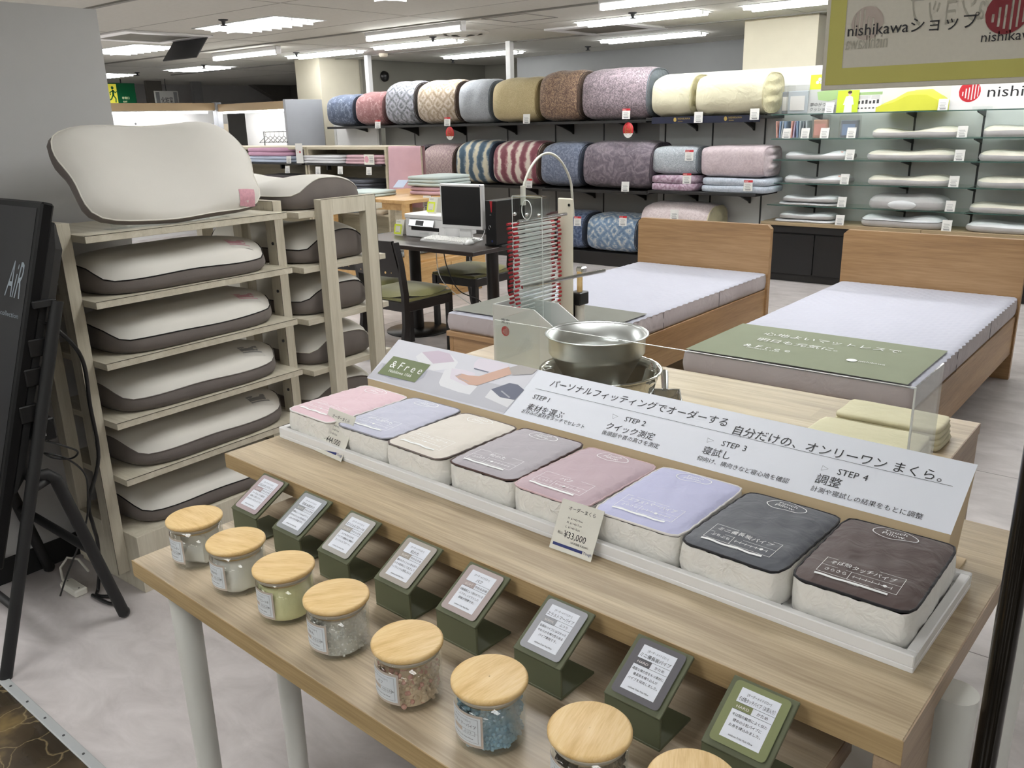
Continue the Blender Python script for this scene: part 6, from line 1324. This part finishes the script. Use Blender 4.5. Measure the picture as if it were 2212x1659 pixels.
tw(640, 700, 465 , .601, .13, 'towel_white', 'white folded textile low on the right cream unit', 2); tw(702, 775, 465 , .601, .16, 'towel_pattern', 'blue grey patterned textile low on the right cream unit', 4); tw(778, 830, 470 , .601, .11, 'towel_sand', 'sand coloured folded textile low on the right cream unit', 2)
for px, py, l in ((624, 345, 'white price tag on the shelf of the left cream unit'), (687, 368, 'white price tag hanging below the white towel'), (735, 368, 'white price tag hanging between the white and pink towels'), (797, 370, 'white price tag hanging below the pale pink towels'), (621, 366, 'lower white price tag on the left cream unit')): price_tag(ony(px, py+8, YU-.06), l, False, True, 1.0)
p = ony(648, 352, YU-.04); t = thing('product_card', 'white product card with a red mark on the left cream unit', 'card', (p.x-.05, YU-.045, ZS+.001)); MB().bx(0, .12, 0, .003, 0, .21).build('card', 'paper', t); V, F = [], []; disc2d(V, F, .075, .12, .013, 14); sheet((V, F), 'red_mark', 'red_print', t, lambda q: (q[0], -.0006, q[1])); V, F = [], []; frame2d(V, F, .02, .11, .045, .14, .003); sheet((V, F), 'icon_print', 'chip_pink', t, lambda q: (q[0], -.0006, q[1]))
p = ony(797, 350, YU-.06); t = thing('product_card', 'product card with a pink round photo before the pink towels', 'card', (p.x-.06, YU-.07, ZS+.001)); MB().bx(0, .15, 0, .003, 0, .10).build('card', 'paper_card', t); V, F = [], []; disc2d(V, F, .038, .052, .033, 18); sheet((V, F), 'pink_print', 'tag_pink', t, lambda q: (q[0], -.0006, q[1])); V, F = [], []
for k in range(4): rect2d(V, F, .08, .025+.016*k, .138, .031+.016*k)
sheet((V, F), 'print_lines', 'print_grey', t, lambda q: (q[0], -.0006, q[1]))
# pink throw hung over the end
a = ony(836, 318, YU-.06); b = ony(905, 313, YU-.06)
t = thing('throw_blanket', 'dusty pink throw hanging over the end of the cream unit', 'throw', (a.x, YU-.0, 1.27)); wd = b.x-a.x
def thr(u, v):
    s = v*.98; x = wd*u+.06*max(0, s-.40)*u
    if s < .40: y, z = -.03-.02*s, -.0-(.40-s)*0
    pts_ = s-.40
    if pts_ < 0:
        q = -pts_
        return (x, -.045+min(q, .06), .012-max(0, q-.06))
    return (x, -.045-.05*pts_, .012-pts_+.004*math.sin(30*pts_+4*u))
MB().grid(thr, 10, 40).build('cloth', 'towel_pink', t)
t = thing('throw_stand', 'narrow cream board under the hanging pink throw', 'stand', (a.x, YU, 0)); MB().bx(.02, wd-.02, -.03, .0, 0, 1.275, .002).build('board', 'unit_cream', t); MB().bx(.02, wd-.02, -.12, .12, 0, .015).build('foot', 'unit_cream', t)

# ---------------------------------------------------------------- lit clothing alcove at the far left
plain('tan_fascia', '#9b8566', .7); plain('alcove_white', '#d6d6d6', .6); emis('alcove_lamp', (1, .98, .95), LIGHT*5); plain('alcove_grey', '#9a9da3', .6)
XA, YA = -11.3, 7.2
al = thing('lit_alcove', 'tan topped lit clothing alcove at the far left', 'shelf alcove', (XA, YA, 0))
q0 = onx(255, 223, XA-.0); zf0, zf1 = ony(519, 239, YA).z, ony(519, 223, YA).z; xe = ony(619, 234, YA).x-XA
MB().bx(0, xe, 0, .03, zf0, zf1).build('fascia', 'tan_fascia', al); MB().bx(-.03, 0, -5.2, 0, zf0+.02, zf1+.02).build('fascia', 'tan_fascia', al); MB().bx(-.06, .03, -.03, .06, 0, zf1+.03).build('corner_post', 'alcove_grey', al)
MB().bx(0, xe, .45, .47, 0, zf1).build('back_panel', 'alcove_white', al); MB().bx(-.5, -.48, -5.2, .47, 0, zf1).build('back_panel', 'alcove_white', al); MB().bx(0, xe, .03, .45, zf0-.005, zf0+.01).build('canopy', 'alcove_white', al); MB().bx(-.48, -.03, -5.2, 0, zf0+.01, zf0+.025).build('canopy', 'alcove_white', al)
MB().bx(.05, xe-.05, .06, .10, zf0-.03, zf0-.006).build('lamp_strip', 'alcove_lamp', al); MB().bx(-.12, -.08, -5.0, -.1, zf0-.02, zf0+.008).build('lamp_strip', 'alcove_lamp', al)
MB().bx(0, xe, .03, .45, .95, .98).build('shelf', 'alcove_white', al); MB().bx(-.48, -.03, -5.2, 0, 1.36, 1.39).build('shelf', 'alcove_white', al)
ep = thing('end_panel', 'pale blue grey upright panel at the end of the lit alcove', 'panel', (XA+xe, YA, 0)); MB().bx(0, .05, -.05, .55, 0, ony(632, 214, YA).z, .003).build('board', 'alcove_grey', ep)
# leaning boards and a white door frame beside the panel
t = thing('white_frame', 'white framed panel between the alcove and the comforters', 'panel', (-8.75, 7.9, 0)); MB().bx(-.85, .05, 0, .03, 0, ony(740, 212, 7.9).z, .003).build('board', 'white_gloss', t)
for a in (-.85, .01): MB().bx(a, a+.04, -.015, 0, 0, ony(740, 212, 7.9).z).build('frame_post', 'white_metal', t)
# clothes rail with hangers
hp_ = thing('clothes_rail', 'small chrome clothes rail in the lit alcove', 'clothes rail', (XA, YA, 0)); zr = ony(590, 284, YA).z
xh0, xh1 = ony(556, 284, YA).x-XA, ony(622, 283, YA).x-XA; MB().cyl((xh0, .1, zr), (xh1, .1, zr), .012, n=10).build('rail', 'chrome', hp_); 
for x in (xh0, xh1): MB().cyl((x, .1, .98), (x, .1, zr), .010, n=8).build('post', 'chrome', hp_)
for k in range(7):
    x = XA+xh0+.04+k*(xh1-xh0-.08)/6; pts = [(0, 0, 0), (0, .012, .02), (0, 0, .035), (0, -.012, .02)]
    m = MB().tube([(0, -.012, .0), (0, .0, .014), (0, .012, .0), (0, .0, -.03), (0, 0, -.06)], .004, 5); m.tube([(0, 0, -.06), (.0, -.2, -.14), (0, .2, -.14), (0, 0, -.06)], .005, 5)
    tag(m.build('clothes_hanger', 'steel', None, (x, YA+.1, zr-.0), .5), 'thin wire clothes hanger on the alcove rail', 'hanger', 'wire hangers on the alcove rail')
# posters on the alcove shelf (left wing)
for i, (px0, px1, py0, py1, m, l) in enumerate(((262, 312, 256, 290, 'paper', 'white poster with two figures on the alcove shelf'), (330, 365, 273, 290, 'towel_sand', 'small beige card in the alcove'), (368, 398, 272, 290, 'paper', 'small white card in the alcove'), (400, 430, 272, 290, 'towel_white', 'small pale card in the alcove'), (432, 463, 268, 290, 'towel_blue', 'small bluish card in the alcove'), (465, 494, 268, 290, 'towel_sand', 'small cream card at the end of the alcove'))):
    a, b = onx(px0, py1, XA-.2), onx(px1, py1, XA-.2); top = onx(px0, py0, XA-.2).z; z0 = 1.391; y0, y1 = min(a.y, b.y), max(a.y, b.y)
    t = thing('alcove_card', l, 'card', (XA-.2, y0, z0)); c = MB().bx(0, .006, 0, y1-y0, 0, max(.12, top-z0)).build('board', m, t)
    if i == 0:
        V, F = [], []; w_, h_ = y1-y0, top-z0; poly2d(V, F, [(w_*.55, 0), (w_*.58, h_*.5), (w_*.66, h_*.62), (w_*.76, h_*.5), (w_*.8, 0)]); sheet((V, F), 'figure_print', 'ad_green', c, lambda q: (.0068, q[0], q[1])); V, F = [], []; disc2d(V, F, w_*.67, h_*.72, w_*.05, 12); poly2d(V, F, [(w_*.2, h_*.2), (w_*.3, h_*.5), (w_*.38, h_*.2)]); sheet((V, F), 'figure_print', 'grey_dark', c, lambda q: (.0068, q[0], q[1]))
# exit sign, restroom sign, stair side and posts beyond
plain('exit_green', '#0f6b43', .4); emis('exit_yellow', '#d8cf4a', .4); emis('exit_white', '#d9d9b0', .8)
XF = -15.5
def onxf(px, py): return onx(px, py, XF)
a, b = onxf(246, 226), onxf(290, 180); y0, y1 = min(a.y, b.y)-.35, max(a.y, b.y)
t = thing('exit_sign', 'green exit sign with a running figure at the far left', 'sign', (XF, y0, a.z)); w_, h_ = y1-y0, b.z-a.z; bd = MB().bx(-.06, 0, 0, w_, 0, h_, .003).build('box', 'exit_green', t); fx = lambda q: (.0015, q[0], q[1])
V, F = [], []; rect2d(V, F, w_*.30, h_*.05, w_*.56, h_*.95); sheet((V, F), 'door_print', 'exit_yellow', bd, fx); fx2 = lambda q: (.0025, q[0], q[1]); V, F = [], []
cxm = w_*.45; disc2d(V, F, cxm+h_*.03, h_*.78, h_*.07, 14); poly2d(V, F, [(cxm-h_*.02, h_*.42), (cxm+h_*.0, h_*.70), (cxm+h_*.10, h_*.66), (cxm+h_*.08, h_*.42)]); band2d(V, F, [(cxm+h_*.03, h_*.66), (cxm+h_*.16, h_*.55), (cxm+h_*.22, h_*.62)], h_*.05); band2d(V, F, [(cxm+h_*.03, h_*.64), (cxm-h_*.12, h_*.56), (cxm-h_*.10, h_*.44)], h_*.05); band2d(V, F, [(cxm+h_*.03, h_*.44), (cxm+h_*.14, h_*.28), (cxm+h_*.12, h_*.1)], h_*.06); band2d(V, F, [(cxm+h_*.02, h_*.44), (cxm-h_*.08, h_*.26), (cxm-h_*.2, h_*.2)], h_*.06)
MB().cyl((-.03, w_*.3, h_), (-.03, w_*.3, ZC-t.location.z), .01, n=6).build('rod', 'grey_dark', t); MB().cyl((-.03, w_*.7, h_), (-.03, w_*.7, ZC-t.location.z), .01, n=6).build('rod', 'grey_dark', t)
sheet((V, F), 'running_figure', 'exit_green', bd, fx2); sheet(text2d([('非常口', w_*.66, h_*.26, h_*.13, 'l'), ('EXIT', w_*.68, h_*.1, h_*.10, 'l')]), 'lettering', 'exit_white', bd, fx)
a, b = onxf(318, 222), onxf(365, 198); t = thing('restroom_sign', 'hanging white restroom sign with grey arrows', 'sign', (XF+.3, a.y, a.z-.1)); w_, h_ = b.y-a.y, b.z-a.z+.1
bd = MB().bx(-.02, 0, 0, w_, 0, h_).build('box', 'paper', t); MB().cyl((0, w_/2, h_), (0, w_/2, ZC-a.z+.1), .006, n=6).build('rod', 'grey_dark', t); V, F = [], []; rect2d(V, F, .02, .02, w_*.2, h_-.02); rect2d(V, F, w_*.8, .02, w_-.02, h_-.02); sheet((V, F), 'grey_block', 'wall_grey', bd, fx); sheet(text2d([('化粧室', w_/2, h_*.3, h_*.4, 'c', w_*.5)]), 'lettering', 'ink', bd, fx2)
struct(MB().bx(-17.2, -17.1, 3, 12.4, 0, ZC).build('wall_stair', 'wall_paint'), 'pale wall behind the lit alcove'); 
t = thing('stair_side', 'dark sloping underside of a staircase at the far left', 'staircase', (-16.6, 0, 0)); pa, pb, pc, pd_ = (onx(*q, -16.6) for q in ((522, 168), (605, 214), (632, 214), (632, 145)))
MB().prism([(0, p.y, p.z) for p in (onx(345, 178, -16.6), onx(522, 168, -16.6), onx(606, 218, -16.6), onx(640, 218, -16.6), onx(640, 138, -16.6), onx(345, 166, -16.6))], (-.2, 0, 0)).build('panel', 'wall_shade', t)
for (px), l in ((425, 'grey post in front of the far stair wall'), (338, 'dark narrow post beside the exit sign')):
    p = onx(px, 200, -15.9); tag(MB().bx(-.04, .04, -.10 if px > 400 else -.2, .10, 0, ZC).build('far_post', 'wall_grey' if px > 400 else 'wall_shade', None, (-15.9, p.y, 0)), l, 'post')
